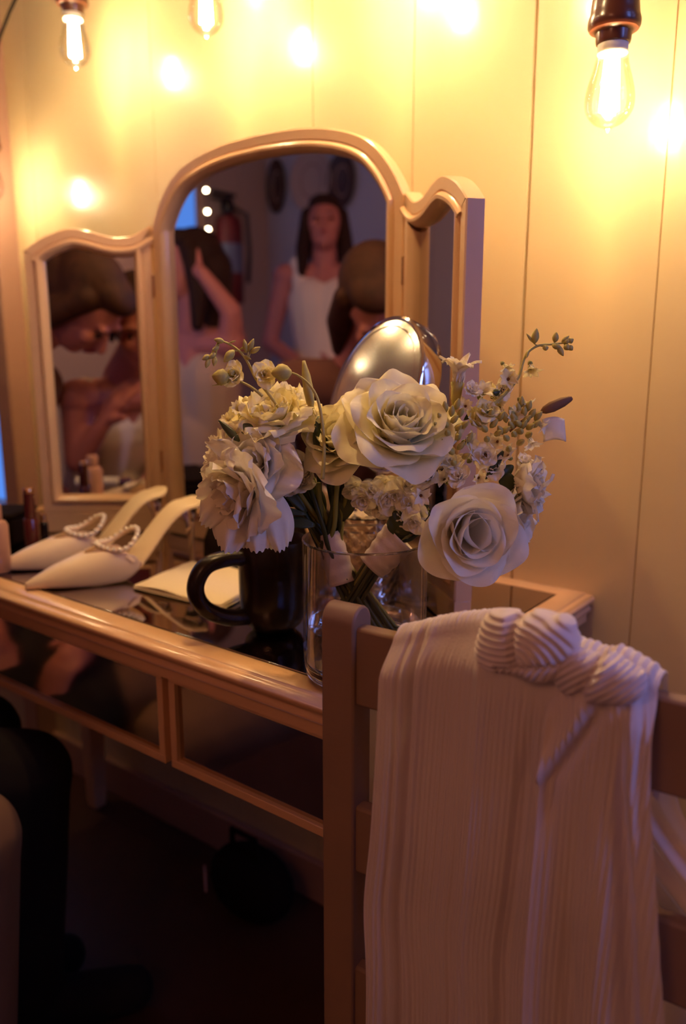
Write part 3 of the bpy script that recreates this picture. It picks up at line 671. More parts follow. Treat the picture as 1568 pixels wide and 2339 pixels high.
spray(lb, [(640, 935), (610, 895), (585, 865), (565, 825), (545, 800), (520, 784), (500, 778)], .80,
      [(512, 780, -1, .15, .010, .0030), (500, 792, -.7, -.5, .008, .0026), (492, 806, -.6, -.7, .009, .0026), (480, 812, -.8, -.5, .009, .003), (492, 815, -.1, -1, .010, .0028), (478, 820, -.3, -1, .010, .0028), (535, 800, -.7, -.9, .016, .0046),
       (563, 805, -.15, 1, .013, .0028), (567, 803, .5, 1, .014, .0030), (572, 806, .9, .45, .012, .0028), (560, 812, .9, -.6, .008, .0012), (548, 798, .9, .4, .007, .001), (525, 783, .9, .25, .007, .001)])
spray(lb, [(600, 905), (575, 885), (550, 872), (525, 865)], .795, [(524, 864, -1, .1, .017, .0085), (520, 874, -1, -.25, .016, .0010), (522, 856, .8, .5, .008, .0035)])
spray(lb, [(737, 1095), (741, 1030), (737, 970), (727, 915), (708, 880), (682, 858), (662, 850)], .79, [(666, 850, -1, -.1, .020, .0088), (660, 844, -1, .4, .012, .003), (655, 860, -.9, -.5, .010, .002)], r0=.0020)
m = MB(); a, b = F(712, 935, .80), F(694, 824, .80); m.tube([a.lerp(b, t) for t in (0, .15, .4, .7, .92, 1)], [.002, .0042, .0052, .0044, .0022, .0016], 10); m.build('seed_pod', M_BUD, lb, angle=180)
m = MB(); a, b = F(547, 1008, .79), F(500, 960, .80); m.tube([a.lerp(b, t) for t in (0, .15, .4, .7, .92, 1)], [.001, .0032, .0042, .003, .0012, .0006], 10); m.build('seed_pod', M_DGREEN, lb, angle=180)
m = MB(); a, b = F(578, 988, .785), F(556, 968, .79); leaf(m, a, b, .005, TV); m.build('leaf', M_DGREEN, lb, angle=180)
for (x0, y0, x1, y1, W, z) in ((735, 1060, 728, 950, .008, .815), (752, 1100, 744, 965, .007, .82), (700, 1170, 620, 1085, .006, .83), (700, 1175, 590, 1160, .004, .825), (720, 1200, 640, 1190, .006, .83), (705, 1190, 600, 1225, .003, .83), (760, 1120, 790, 1000, .010, .85), (690, 1150, 640, 1120, .012, .85), (780, 1190, 800, 1095, .012, .85), (735, 1190, 700, 1095, .012, .86)):
    m = MB(); leaf(m, F(x0, y0, z), F(x1, y1, z), W, TV + V((.2, .1, .3)), .004); m.build('leaf', M_DGREEN, lb, angle=180, solid=.0004)
FT = at_d(905, 1500, .875)
for i in range(24):
    a = i * 2.4; rr = .013 * math.sqrt((i + .5) / 24); ofs = CR * (rr * math.cos(a)) + V((0, 0, 0)) + TV * (rr * math.sin(a))
    tp = F(640 + (i % 8) * 22, 1085 + 12 * ((i * 5) % 7) - 30, .83 + .004 * (i % 6)); foot = FT + ofs * 2.2
    dd = (foot - BL); foot = BL + dd * random.uniform(.78, 1.0)
    stem(lb, [tp, tp.lerp(BL, .55) + ofs * .8, BL + ofs, foot], .0026, .0024, M_DGREEN if i % 3 else M_GREEN)
# right-hand bouquet
flower(rb, 'cream_rose', M_PETAL, rose, F(905, 1000, .815), view_dir(.15, .50, .85), .061, n=26, seed=5)
flower(rb, 'cream_rose', M_PETAL, rose, F(795, 1020, .83), view_dir(-.40, .45, .80), .046, n=26, seed=6)
flower(rb, 'cream_rose', M_PETALW, cuprose, F(1062, 1212, .79), view_dir(.12, -.10, .98), .053, n=15, seed=8)
flower(rb, 'side_bloom', M_PETALW, ruffled, F(1180, 1105, .80), view_dir(.90, .0, .42), .036, n=16, seed=14, spread=.6)
flower(rb, 'side_bloom', M_PETALW, star, F(1185, 1120, .80), view_dir(.80, -.35, .45), .034, n=8, seed=15, ft=50, W=.22)
flower(rb, 'side_bloom', M_PETALW, ruffled, F(1140, 1180, .805), view_dir(.75, -.1, .6), .040, n=14, seed=16, spread=.7)
flower(rb, 'tuberose', M_PETALW, star, F(1046, 890, .80), view_dir(.05, 1, .25), .033, n=15, seed=17, ft=34, W=.24, curl=60, fb=8, calyx=False)
m = MB(); m.lathe(F(1040, 925, .80), [(.003, 0), (.005, .006), (.0055, .016), (.007, .022), (.005, .024)], 12, axis=view_dir(.12, 1, 0)); m.build('calyx', M_BUD, rb, angle=180)
rnd = random.Random(5)
for i, (x, y, s_, kd) in enumerate(((1098, 905, .017, 1), (1128, 905, .013, 0), (1145, 935, .015, 1), (1108, 945, .017, 0), (1160, 868, .015, 1), (1150, 832, .012, 2), (1212, 832, .014, 2), (1085, 965, .015, 0), (1190, 915, .013, 2), (1170, 950, .013, 1),
                                   (1062, 1010, .015, 1), (1010, 1020, .014, 0), (1000, 1060, .017, 1), (1035, 1065, .015, 0), (1075, 1050, .016, 1), (1110, 1040, .015, 0), (1140, 1010, .013, 1), (1165, 1045, .015, 1), (1130, 1075, .015, 0), (1210, 1000, .014, 2),
                                   (1090, 1090, .013, 1), (1020, 1100, .015, 1), (985, 1095, .014, 0), (960, 1130, .015, 1), (1050, 1095, .014, 0), (1195, 1060, .013, 0), (1065, 930, .012, 1), (1145, 890, .012, 0), (1075, 895, .012, 0), (1230, 965, .012, 2))):
    ax = view_dir(rnd.uniform(-.6, .6), rnd.uniform(-.2, .7), .8) if kd != 2 else view_dir(rnd.uniform(-.2, .9), -.7, .4)
    c = F(x, y, .800 + rnd.uniform(-.006, .008))
    o = flower(rb, 'star_floret', M_RUFF if i < 12 else M_PETALW, star if kd else ruffled, c, ax, s_, n=7 if kd else 9, seed=60 + i)
    m = MB(); m.ball(c + ax * s_ * .22, s_ * .13, 8, 6); m.build('floret_centre', M_DUSK, o, angle=180)
for i, (x, y) in enumerate(((850, 1125), (875, 1145), (905, 1130), (935, 1150), (900, 1165), (860, 1160), (930, 1110), (830, 1140), (955, 1165), (920, 1178), (880, 1110), (945, 1190), (815, 1120))):
    flower(rb, 'filler_floret', M_PETALW, ruffled, F(x, y, .835 + rnd.uniform(-.01, .01)), view_dir(rnd.uniform(-.5, .5), rnd.uniform(-.5, .4), .8), .015, n=8, seed=100 + i, calyx=False)
spray(rb, [(1085, 960), (1125, 925), (1160, 893), (1185, 860), (1196, 825), (1208, 803), (1232, 789), (1262, 786), (1290, 783)], .795,
      [(1221, 785, .1, 1, .015, .0040), (1219, 783, -.7, .8, .012, .0015), (1268, 782, .1, 1, .010, .0034), (1246, 790, 0, -.4, .006, .0030), (1262, 788, .8, -.35, .010, .0032), (1275, 790, .45, -1, .012, .0030), (1288, 784, .9, .5, .008, .0028),
       (1298, 781, .6, .3, .006, .0032), (1290, 788, .6, -.7, .007, .0034), (1300, 790, .5, -.7, .006, .0030), (1284, 780, .9, .7, .009, .0020), (1208, 800, -.3, -1, .009, .0015)], r0=.0022)
m = MB(); a, b = F(1236, 941, .80), F(1307, 909, .80); m.tube([a.lerp(b, t) for t in (0, .12, .35, .7, .95, 1)], [.0012, .004, .0056, .0050, .0030, .002], 10); m.build('seed_pod', M_DUSK, rb, angle=180)
stem(rb, [F(1165, 985, .80), F(1200, 957, .80), F(1238, 940, .80)], .0014, .001, M_DUSK)
for (bx, by, n_) in ((1030, 975, 12), (1195, 975, 16), (1120, 985, 9), (1045, 1035, 7), (1170, 1005, 8)):
    for k in range(n_):
        a = 2.4 * k; q = math.sqrt(k / n_); x, y = bx + 30 * q * math.cos(a), by - 8 + 38 * q * math.sin(a)
        m = MB(); bud(m, F(x, y, .790), view_dir(.45 * math.cos(a), .5 + .4 * math.sin(-a), .5), .012, .0032); m.build('bud', M_BUD, rb, angle=180)
m = MB(); g = [[F(1238 + 52 * u + 4 * v, 958 + 52 * v - 6 * math.sin(3 * u), .80 - .004 * math.sin(3 * u) * math.sin(3 * v)) for u in [k / 8 for k in range(9)]] for v in [k / 8 for k in range(9)]]; m.grid(g); m.build('loose_petal', M_PETALW, rb, angle=180, solid=.0006)
for (x0, y0, x1, y1, W, z) in ((925, 1225, 905, 1165, .016, .835), (945, 1205, 890, 1200, .010, .835), (1180, 1105, 1140, 1100, .009, .795), (1165, 1085, 1150, 1065, .008, .80), (1150, 1030, 1110, 1095, .004, .795), (1130, 890, 1135, 905, .004, .795), (1085, 940, 1060, 960, .003, .80), (960, 1160, 940, 1220, .010, .84)):
    m = MB(); leaf(m, F(x0, y0, z), F(x1, y1, z), W, TV + V((.1, .2, .2)), .003); m.build('leaf', M_DGREEN, rb, angle=180, solid=.0004)
FT = at_d(742, 1470, .872)
for i in range(20):
    a = i * 2.4; rr = .012 * math.sqrt((i + .5) / 20); ofs = CR * (rr * math.cos(a)) + TV * (rr * math.sin(a))
    tp = F(900 + (i % 7) * 16, 1150 + 10 * ((i * 3) % 5), .84 + .003 * (i % 5)); foot = BR + (FT + ofs * 1.2 - BR) * random.uniform(.70, .95)
    stem(rb, [tp, tp.lerp(BR, .6) + ofs * .7, BR + ofs, foot], .0024, .0022, M_DGREEN if i % 3 else M_GREEN)
# ribbons
def wrap(parent, p0, p1, r0, r1):
    p0, p1 = V(p0), V(p1); m = MB(); ax = (p1 - p0); n = 18; rings = []; e1 = ax.normalized().orthogonal().normalized(); e2 = ax.normalized().cross(e1)
    for i in range(n):
        t = i / (n - 1); rad = r0 + (r1 - r0) * t + .0006 * math.sin(t * 26)
        rings.append([p0 + ax * t + (e1 * math.cos(a) + e2 * math.sin(a)) * rad * (1 + .05 * math.sin(3 * a + t * 5)) for a in [2 * math.pi * k / 28 for k in range(28)]])
    m.loft(rings, True, False); return m.build('ribbon', M_RIB, parent, angle=180, solid=.0006)
wrap(lb, F(750, 1218, .862), F(783, 1332, .862), .0145, .0150)
wrap(rb, F(915, 1228, .848), F(848, 1296, .852), .0200, .0155)
# ------------------------------------------------------------------ chair in front, seen from behind
YC = -.575
pl = at_y(734, 1500, YC); prr = at_y(804, 1500, YC); CHA = R(4.0)
cu = V((math.cos(CHA), math.sin(CHA), 0)); cb = V((-math.sin(CHA), math.cos(CHA), 0))     # along the rails / towards the table
O = V((pl.x, YC, 0)); pw = (prr.x - pl.x); topz = at_y(772, 1385, YC + .004).z
ch = empty('ladder_back_chair', tuple(O + cu * .22 + cb * .2), 'worn cream ladder-back chair with the white dress hung over its back', 'chair')
CP = lambda u, d, z: O + cu * u + cb * d + V((0, 0, z))
CW = .43
for u0 in (0, CW - pw):
    prof = [(0, 0)] ; prof = [(0.0, 0.0), (0.0, topz - .016)] + [(.015 - .015 * math.cos(a), topz - .016 + .016 * math.sin(a)) for a in [math.pi * k / 14 for k in range(1, 14)]] + [(.030, topz - .016), (.030, 0)]
    m = MB(); m.loft([[CP(u, d, z) for d, z in prof] for u in (u0, u0 + pw)]); m.build('back_post', M_CHAIR, ch, angle=35, bevel=.0022)
def railz(py): return at_y(805, py, YC + .006).z
for zt, zb in ((railz(1434), railz(1612)), (railz(1842), railz(1992)), (railz(2208), railz(2208) - .07)):
    m = MB(); m.loft([[CP(u, d, z) for d, z in ((.005, zb), (.005, zt), (.021, zt), (.021, zb))] for u in (pw - .004, CW - pw + .004)]); m.build('back_slat', M_CHAIR, ch, bevel=.003)
m = MB(); m.loft([[CP(u, d, z) for u, d in ((0.036, .0), (CW - .036, .0), (CW - .036, .03), (CW - .01, .035), (CW - .02, .39), (.02, .39), (.01, .035), (.036, .03))] for z in (.435, .458)]); m.build('seat', M_CHAIR, ch, bevel=.004)
for u0 in (.03, CW - .06):
    m = MB(); m.box(CP(u0 + .015, .365, .2175), (.032, .032, .435), rz=CHA); m.build('front_leg', M_CHAIR, ch, bevel=.003)
    m = MB(); m.tube([CP(u0 + .015, .03, .20), CP(u0 + .015, .35, .20)], .009, 10); m.build('stretcher', M_CHAIR, ch)

# ------------------------------------------------------------------ pleated dress over the chair back
dr = empty('pleated_dress', tuple(CP(.16, 0, .88)), 'white finely pleated dress draped over the back of the cream chair', 'dress')
YD = YC - .004
def tz(px, py, off=0.0):
    p = at_y(px, py, YD + off); return (p.z, p.x)
def ztab(lst, off=0.0): return sorted([tz(px, py, off) for px, py in lst])
EL = ztab([(896, 1420), (880, 1500), (870, 1700), (858, 1900), (846, 2050), (851, 2200), (850, 2345), (846, 2600)])
MD = ztab([(1150, 1420), (1205, 1500), (1238, 1600), (1238, 1680), (1222, 1850), (1206, 2060), (1196, 2200), (1190, 2345), (1185, 2600)])
MD1 = [(z, x + .022) for z, x in MD]
ER = ztab([(1470, 1500), (1476, 1560), (1480, 1700), (1478, 1850), (1490, 2000), (1500, 2150), (1512, 2345), (1530, 2600)])
TOPT = [(0, .880), (.10, .886), (.25, .896), (.45, .904), (.62, .908), (.80, .900), (1, .892)]
def gs(x, c, w_): return math.exp(-((x - c) / w_) ** 2)
def sheet(name, eL, eR, top, disp, nu, nv, zbot, wl=.0041, amp=.0008, drift=.004, back=.10, seed=0.0):
    """front fall + roll over the rail + short fall behind"""
    rows = []; total = .90
    path = []
    for k in range(nv): path.append(('f', k / (nv - 1)))
    for k in range(1, 9): path.append(('t', k / 8))
    for k in range(1, 9): path.append(('b', k / 8))
    for kind, t in path:
        row = []
        for j in range(nu):
            s = j / (nu - 1); zt = top(s)
            z = zbot + (zt - zbot) * t if kind == 'f' else zt
            zz = min(z, zt)
            xl, xr = lint(eL, zz), lint(eR, zz); x = xl + (xr - xl) * s
            wdt = xr - xl; ph = (s * wdt + drift * noise.noise(V((s * 5, z * 3, seed)))) / wl * 2 * math.pi
            am = amp * (.55 + .45 * noise.noise(V((s * 9, z * 2.2, seed + 4))))
            a1 = am * math.sin(ph) + am * .5 * math.sin(ph * .43 + 1.3 + 4 * noise.noise(V((s * 4, z * 2, seed + 9))))
            dsp = disp(s, z); dsp = (dsp if dsp > -.003 else -.003 + (dsp + .003) * .35) + a1 + .003
            base = YD + (x - O.x) * math.tan(CHA)
            if kind == 'f':
                f = sm(.0, .035, zt - z)            # round the top edge
                row.append(V((x, base - (.002 + dsp) * (.25 + .75 * f) + .008 * (1 - f), z)))
            elif kind == 't':
                an = math.pi * t; row.append(V((x, base + .008 + .011 * (1 - math.cos(an)) + 0, zt + .007 * math.sin(an) + a1 * 1.2)))
            else:
                row.append(V((x, base + .031 + .004 * math.sin(s * 9) - a1, zt - back * t)))
        rows.append(row)
    m = MB(); m.grid(rows); return m.build(name, M_CLOTH, dr, angle=180, fixn=False)
def d1(s, z):
    q = (.90 - z)
    return (.004 + .0035 * math.sin(s * 11 + 1 + q * 1.5) - .010 * gs(s, .165 + .02 * q, .018) + .004 * gs(s, .215, .025) - .004 * gs(s, .10, .012)
            - .019 * gs(s, .80 - .16 * q, .030) * sm(.05, .16, q) + .007 * gs(s, .90 - .10 * q, .05) * sm(.03, .2, q) - .004 * gs(s, .48, .02) * sm(.1, .3, q) + .003 * gs(s, .55, .03)
            - .010 * gs(s, 1.0, .05) * sm(.02, .1, q) + .006 * noise.noise(V((s * 3, z * 2.5, 2.2))) * q * 2)
EL, MD, MD1, ER = [[(a, b) for a, b in crom(t_, 6)] for t_ in (EL, MD, MD1, ER)]
sheet('front_panel', EL, MD1, lambda s: lint(crom(TOPT, 5), s), d1, 620, 100, .36)
TOP2 = [(0, .878), (.12, .892), (.3, .899), (.55, .896), (.66, .899), (.80, .895), (.92, .890), (1, .885)]
def d2(s, z):
    q = (.90 - z); c = .62 - 6.6 * q if q < .10 else -.04
    return (.006 + .007 * gs(s, c, .09) * (1 if q < .10 else 0) - .008 * gs(s, c + .14, .06) * (1 if q < .10 else sm(.16, .10, q)) + .005 * math.sin(s * 13 + q * 3) * sm(.05, .2, q)
            - .013 * gs(s, .72 + .05 * q, .04) * sm(.02, .15, q) + .005 * gs(s, .84, .05) - .020 * gs(s, .22 + .35 * q, .05) * sm(.18, .34, q) + .003 * gs(s, .02, .05) * sm(.02, .06, q) - .006 * gs(s, 1.0, .05) * sm(.2, .4, q))
sheet('side_panel', MD, ER, lambda s: lint(crom(TOP2, 5), s), d2, 520, 110, .36, wl=.0046, amp=.0009, seed=7.7)
# length hanging behind the slats and spreading on the seat
rows = []
for k in range(60):
    t = k / 59; z = .835 - t * .38; row = []
    fl = sm(.74, .58, z)
    for j in range(160):
        s = j / 159; xl = -.403 - .012 * t; xr = -.135 + .150 * sm(.80, .60, z) + .02 * t
        x = xl + (xr - xl) * s
        y = YC + (x - O.x) * math.tan(CHA) + .038 + .010 * math.sin(s * 19 + 2 * t) * (.4 + fl) + .004 * math.sin(s * 61 + 3 * noise.noise(V((s * 6, z * 4, 1)))) + .02 * fl * s
        row.append(V((x, y, z)))
    rows.append(row)
m = MB(); m.grid(rows); m.build('back_panel', M_CLOTH, dr, angle=180, fixn=False)
# gathered bodice: shell-like ridged puffs heaped on top of the rail
def puff(c, rad, axis, rid, amp, sq=1.0, n=64, mm=70, seed=0):
    m = MB(); q = V((0, 0, 1)).rotation_difference(axis.normalized()).to_matrix(); rings = []
    for i in range(mm + 1):
        t = math.pi * (i / mm) * .98 + .03
        ring = []
        for k in range(n):
            a = 2 * math.pi * k / n; d = V((math.sin(t) * math.cos(a), math.sin(t) * math.sin(a), math.cos(t)))
            r_ = 1 + amp * math.sin(t * rid + 1.2 * noise.noise(d * 1.7 + V((seed, 0, 0)))) + .10 * noise.noise(d * 2.1 + V((0, seed, 0)))
            ring.append(c + q @ V((d.x * rad[0] * r_, d.y * rad[1] * r_, d.z * rad[2] * r_)))
        rings.append(ring)
    m.loft(rings); return m
def dp(px, py, o=.0): return at_y(px, py, YD + .012 + o)
def lump(name, parent, cen, outline, depth, ridge, yo=0.0, amp=.0014, nr=90, na=260):
    cx, cy_ = cen; ang = sorted([(math.atan2(y - cy_, x - cx), math.hypot(x - cx, y - cy_)) for x, y in outline])
    tab = [(a - 2 * math.pi, r_) for a, r_ in ang[-3:]] + ang + [(a + 2 * math.pi, r_) for a, r_ in ang[:3]]; tab = [(a, b) for a, b in crom(tab, 6)]
    rings = []
    for sgn in (-1, 1):
        for i in range(nr + 1):
            q = i / nr if sgn < 0 else 1 - i / nr
            if sgn > 0 and i == 0: continue
            if i == (0 if sgn < 0 else nr): q = .004
            ring = []
            for k in range(na):
                a = -math.pi + 2 * math.pi * k / na; r_ = lint(tab, a) * q; px, py = cx + r_ * math.cos(a), cy_ + r_ * math.sin(a)
                h, dp_ = ridge(px, py); e = math.sqrt(max(0, 1 - q ** 2.6))
                off = depth * e + (h * amp + dp_) * min(1, e * 2.5) + .0025 * noise.noise(V((px * .02, py * .02, sgn)))
                p = at_y(px, py, YD + yo); rim = h * amp * (1 - min(1, e * 2)) ; p = p + V((0, 0, rim)); p.y += sgn * off
                ring.append(p)
            rings.append(ring)
    m = MB(); m.loft(rings); return m.build(name, M_CLOTH, parent, angle=180)
def rb1(px, py):
    sx = 1192 + .10 * (py - 1450)
    if px < sx: ph = (py + .0022 * (px - 1150) ** 2 - .12 * (px - 1150)) / 15.5
    else: ph = math.hypot((px - 1178) * .92, (py - 1512) * 1.12) / 15.0
    if py > 1512 and px > 1150: ph = (px * .8 + (py - 1512) * .55) / 13.5
    crease = -.007 * math.exp(-((px - sx) / 9) ** 2) * (1 if py < 1515 else .3) - .004 * math.exp(-((py - 1513) / 8) ** 2) * (1 if px > 1150 else 0)
    return math.sin(2 * math.pi * ph), crease
bod = lump('bodice', dr, (1205, 1468), [(1090, 1485), (1098, 1440), (1118, 1400), (1150, 1388), (1182, 1396), (1200, 1406), (1222, 1394), (1262, 1402), (1303, 1411), (1317, 1440), (1322, 1478), (1303, 1505), (1288, 1535), (1256, 1556), (1215, 1552), (1175, 1535), (1138, 1530), (1103, 1518)], .020, rb1, yo=.008)
def rb2(px, py):
    d = (px - 1240) * .80 + (py - 1700) * .58; c = (px - 1392) * .75 + (py - 1500) * .45
    return math.sin(2 * math.pi * ((py * .86 + px * .50) / 15.0 + .25 * math.sin(px * .03))), -.006 * math.exp(-((c + 10) / 9) ** 2) + .004 * math.exp(-((c - 12) / 14) ** 2)
lump('sleeve', dr, (1388, 1545), [(1262, 1540), (1280, 1500), (1302, 1480), (1345, 1488), (1376, 1500), (1390, 1486), (1402, 1497), (1428, 1510), (1455, 1528), (1474, 1536), (1480, 1560), (1474, 1588), (1440, 1606), (1395, 1604), (1335, 1590), (1285, 1578)], .014, rb2, yo=.010, amp=.0012)
# ------------------------------------------------------------------ people (seen in the glasses)
def limbsurf(mb, name, mt, parent, vox=.006, it=4):
    o = mb.build(name, mt, parent, angle=180); r = o.modifiers.new('r', 'REMESH'); r.mode = 'VOXEL'; r.voxel_size = vox; r.use_smooth_shade = True
    s_ = o.modifiers.new('s', 'SMOOTH'); s_.iterations = it; s_.factor = .6; return o
def hand(m, P, wr, d, nrm, ln=.17):
    d = V(d).normalized(); nrm = V(nrm).normalized(); sd = d.cross(nrm).normalized()
    m.cone_limb(wr, V(wr) + d * ln * .45, .022, .030)
    for k, (o_, L) in enumerate(((-.028, .065), (-.010, .078), (.009, .075), (.026, .060))):
        b = V(wr) + d * ln * .45 + sd * o_; mid = b + d * L * .55; m.cone_limb(b, mid, .0105, .0095); m.cone_limb(mid, mid + (d * .7 + nrm * .7) * L * .5, .0095, .008)
    b = V(wr) + d * ln * .18 + sd * .028; m.cone_limb(b, b + (d * .6 + sd * .7) * .05, .012, .010)
def person(root, label, J, f, lf, hc, hax, clothes, hairm, hair='down', face=True, legs_skin=True):
    """J: joints in world space; hc head centre; hax (up axis of head, forward axis)"""
    r = empty('person', tuple(root), label, 'person'); m = MB()
    up, fw = V(hax[0]).normalized(), V(hax[1]).normalized(); fw = (fw - up * fw.dot(up)).normalized(); sd = up.cross(fw)
    HP = lambda x, y, z: V(hc) + sd * x + fw * y + up * z
    def E(p, rr):
        q = MB(); q.ball((0, 0, 0), 1, 20, 14); m.add([HP(p[0] + v.x * rr[0], p[1] + v.y * rr[1], p[2] + v.z * rr[2]) for v in q.v], q.f)
    E((0, -.01, .025), (.073, .092, .088)); E((0, .022, -.035), (.056, .064, .072)); E((0, .045, -.078), (.030, .034, .026))
    m.cone_limb(HP(0, .088, .005), HP(0, .105, -.025), .009, .014); E((0, .078, -.052), (.022, .014, .010))
    for s in (-1, 1): E((s * .034, .068, -.018), (.024, .020, .020)); E((s * .073, -.005, -.005), (.010, .018, .030)); E((s * .03, .080, .028), (.024, .010, .009))
    m.cone_limb(J['neck'], HP(0, -.015, -.06), .055, .050); 
    m.cone_limb(J['shl'], J['shr'], .055, .055); m.cone_limb(J['chest'], J['neck'], .095, .050)
    m.cone_limb(J['chest'] + lf * .06, J['waist'] + lf * .03, .088, .085); m.cone_limb(J['chest'] - lf * .06, J['waist'] - lf * .03, .088, .085)
    m.cone_limb(J['waist'] + lf * .03, J['hip'] + lf * .07, .085, .095); m.cone_limb(J['waist'] - lf * .03, J['hip'] - lf * .07, .085, .095)
    for s in ('l', 'r'):
        m.cone_limb(J['sh' + s], J['el' + s], .048, .036); m.cone_limb(J['el' + s], J['wr' + s], .036, .023); hand(m, None, J['wr' + s], J['hd' + s], J.get('hn' + s, f))
        m.cone_limb(J['hp' + s], J['kn' + s], .080, .052); m.cone_limb(J['kn' + s], J['an' + s], .050, .032)
        m.cone_limb(J['an' + s] - V((0, 0, .03)), J['an' + s] - V((0, 0, .045)) + f * .15, .034, .026)
    body = limbsurf(m, 'body', M_SKIN, r, .0065)
    for s in (-1, 1):
        m = MB(); m.ball(HP(s * .031, .081, .006), (.010, .009, .0055), 12, 8); m.build('eye', M_EYE, r, angle=180)
        m = MB(); m.tube([HP(s * .014, .094, .026), HP(s * .032, .092, .032), HP(s * .050, .078, .026)], [.0015, .0022, .001], 6); m.build('eyebrow', hairm, r, angle=180)
    m = MB(); m.ball(HP(0, .092, -.051), (.021, .008, .007), 12, 8); m.build('mouth', M_LIP, r, angle=180)
    # hair
    m = MB()
    def EH(p, rr):
        q = MB(); q.ball((0, 0, 0), 1, 24, 16); m.add([HP(p[0] + v.x * rr[0], p[1] + v.y * rr[1], p[2] + v.z * rr[2]) for v in q.v], q.f)
    EH((0, -.032, .048), (.086, .094, .086)); EH((0, .020, .090), (.066, .060, .036)); EH((0, -.06, -.01), (.080, .062, .085))
    if hair == 'down':
        for s in (-1, 1):
            m.cone_limb(HP(s * .070, .005, .05), HP(s * .088, -.02, -.08), .030, .034); m.cone_limb(HP(s * .088, -.02, -.08), HP(s * .095, -.01, -.19), .034, .022)
        m.cone_limb(HP(0, -.08, 0), HP(0, -.09, -.18), .075, .06)
    elif hair == 'tied':
        m.cone_limb(HP(0, -.10, .02), HP(0, -.15, -.02), .04, .035)
        for s in (-1, 1): m.cone_limb(HP(s * .072, .015, .06), HP(s * .075, .03, -.03), .014, .008)
    limbsurf(m, 'hair', hairm, r, .006, 3)
    for nm, mt, segs, rad in clothes:
        m = MB()
        for sg in segs: m.cone_limb(*sg)
        limbsurf(m, nm, mt, r, .008, 6)
    return r
UP = V((0, 0, 1))
# the woman standing across the room in white
f = V((.59, .80, 0)).normalized(); lf = V((-f.y, f.x, 0)); b = V((-2.178, -1.80, 0))
W_ = lambda x, y, z: b + lf * x + f * y + UP * z
J = dict(neck=W_(0, -.01, 1.445), chest=W_(0, 0, 1.27), waist=W_(0, 0, 1.08), hip=W_(0, 0, .94), shl=W_(.165, -.01, 1.39), shr=W_(-.165, -.01, 1.39), ell=W_(.235, .0, 1.12), elr=W_(-.235, .0, 1.12), wrl=W_(.06, .20, 1.01), wrr=W_(-.06, .20, 1.02),
         hdl=-lf + UP * .1, hdr=lf - UP * .1, hnl=-f, hnr=-f, hpl=W_(.09, 0, .90), hpr=W_(-.09, 0, .90), knl=W_(.09, .02, .49), knr=W_(-.09, .02, .49), anl=W_(.09, -.01, .075), anr=W_(-.09, -.01, .075))
dress = [(W_(.05, .01, 1.28), W_(.03, .01, 1.10), .108, .098), (W_(-.05, .01, 1.28), W_(-.03, .01, 1.10), .108, .098), (W_(0, .0, 1.10), W_(0, 0, .95), .125, .165), (W_(0, 0, .95), W_(0, 0, .55), .175, .23),
         (W_(.10, .05, 1.32), W_(.115, .0, 1.44), .030, .034), (W_(-.10, .05, 1.32), W_(-.115, .0, 1.44), .030, .034), (W_(.115, .0, 1.44), W_(.10, -.07, 1.33), .034, .030), (W_(-.115, .0, 1.44), W_(-.10, -.07, 1.33), .034, .030)]
person(b, 'dark-haired woman in a white square-necked dress standing with hands clasped, mirrored in the arch', J, f, lf, W_(0, .0, 1.585), (UP - f * .25, f + UP * .25), [('dress', M_DRESS, dress, 0)], M_HAIR)
m = MB(); m.lathe(J['wrr'], [(.026, -.006), (.029, -.006), (.029, .006), (.026, .006)], 20, axis=lf)
bod_ = m.build('wristband', M_BLACKM, None); bod_.parent = [o for o in COL.objects if o.name.startswith('person')][0]; bod_.matrix_parent_inverse = Matrix.Translation(-V(bod_.parent.location))

def seated(root, f, hc, hax, hipc, label, clothes_fn, hairm, hair, arm, knees, neck, sh=.15, lean=None):
    f = V(f).normalized(); lf = V((-f.y, f.x, 0)); hip = V(hipc); neck = V(neck); chest = neck.lerp(hip, .30); waist = neck.lerp(hip, .66)
    J = dict(neck=neck, chest=chest, waist=waist, hip=hip, shl=neck + lf * sh - UP * .05, shr=neck - lf * sh - UP * .05, hpl=hip + lf * .09, hpr=hip - lf * .09, knl=V(knees[0]), knr=V(knees[1]),
             anl=V(knees[0]) * 1 + V((0, 0, -V(knees[0]).z + .08)) - f * .05, anr=V(knees[1]) + V((0, 0, -V(knees[1]).z + .08)) - f * .02)
    for k, v in arm.items(): J[k] = V(v)
    return person(root, label, J, f, lf, hc, hax, clothes_fn(J, lf, f), hairm, hair), J
def top_clothes(mt, mt2, sleeves=False, strap=True):
    def fn(J, lf, f):
        t = [(J['chest'] + lf * .05, J['waist'] + lf * .03, .106, .100), (J['chest'] - lf * .05, J['waist'] - lf * .03, .106, .100), (J['waist'], J['hip'], .125, .135)]
        if strap: t += [(J['chest'] + lf * .09 + f * .03, J['shl'] - lf * .03 + UP * .02, .035, .040), (J['chest'] - lf * .09 + f * .03, J['shr'] + lf * .03 + UP * .02, .035, .040)]
        if sleeves:
            t += [(J['shl'], J['shr'], .072, .072)]
            for s in 'lr': t += [(J['sh' + s], J['el' + s], .064, .054), (J['el' + s], J['wr' + s].lerp(J['el' + s], .25), .052, .040)]
        g = [(J['hip'] + lf * .06, J['hip'] - lf * .06, .125, .125)]
        for s in 'lr': g += [(J['hp' + s], J['kn' + s], .098, .074), (J['kn' + s], J['an' + s] + V((0, 0, .02)), .072, .055), (J['an' + s] - V((0, 0, .03)), J['an' + s] - V((0, 0, .040)) + f * .16, .046, .038)]
        return [('top', mt, t, 0), ('trousers', mt2, g, 0)]
    return fn
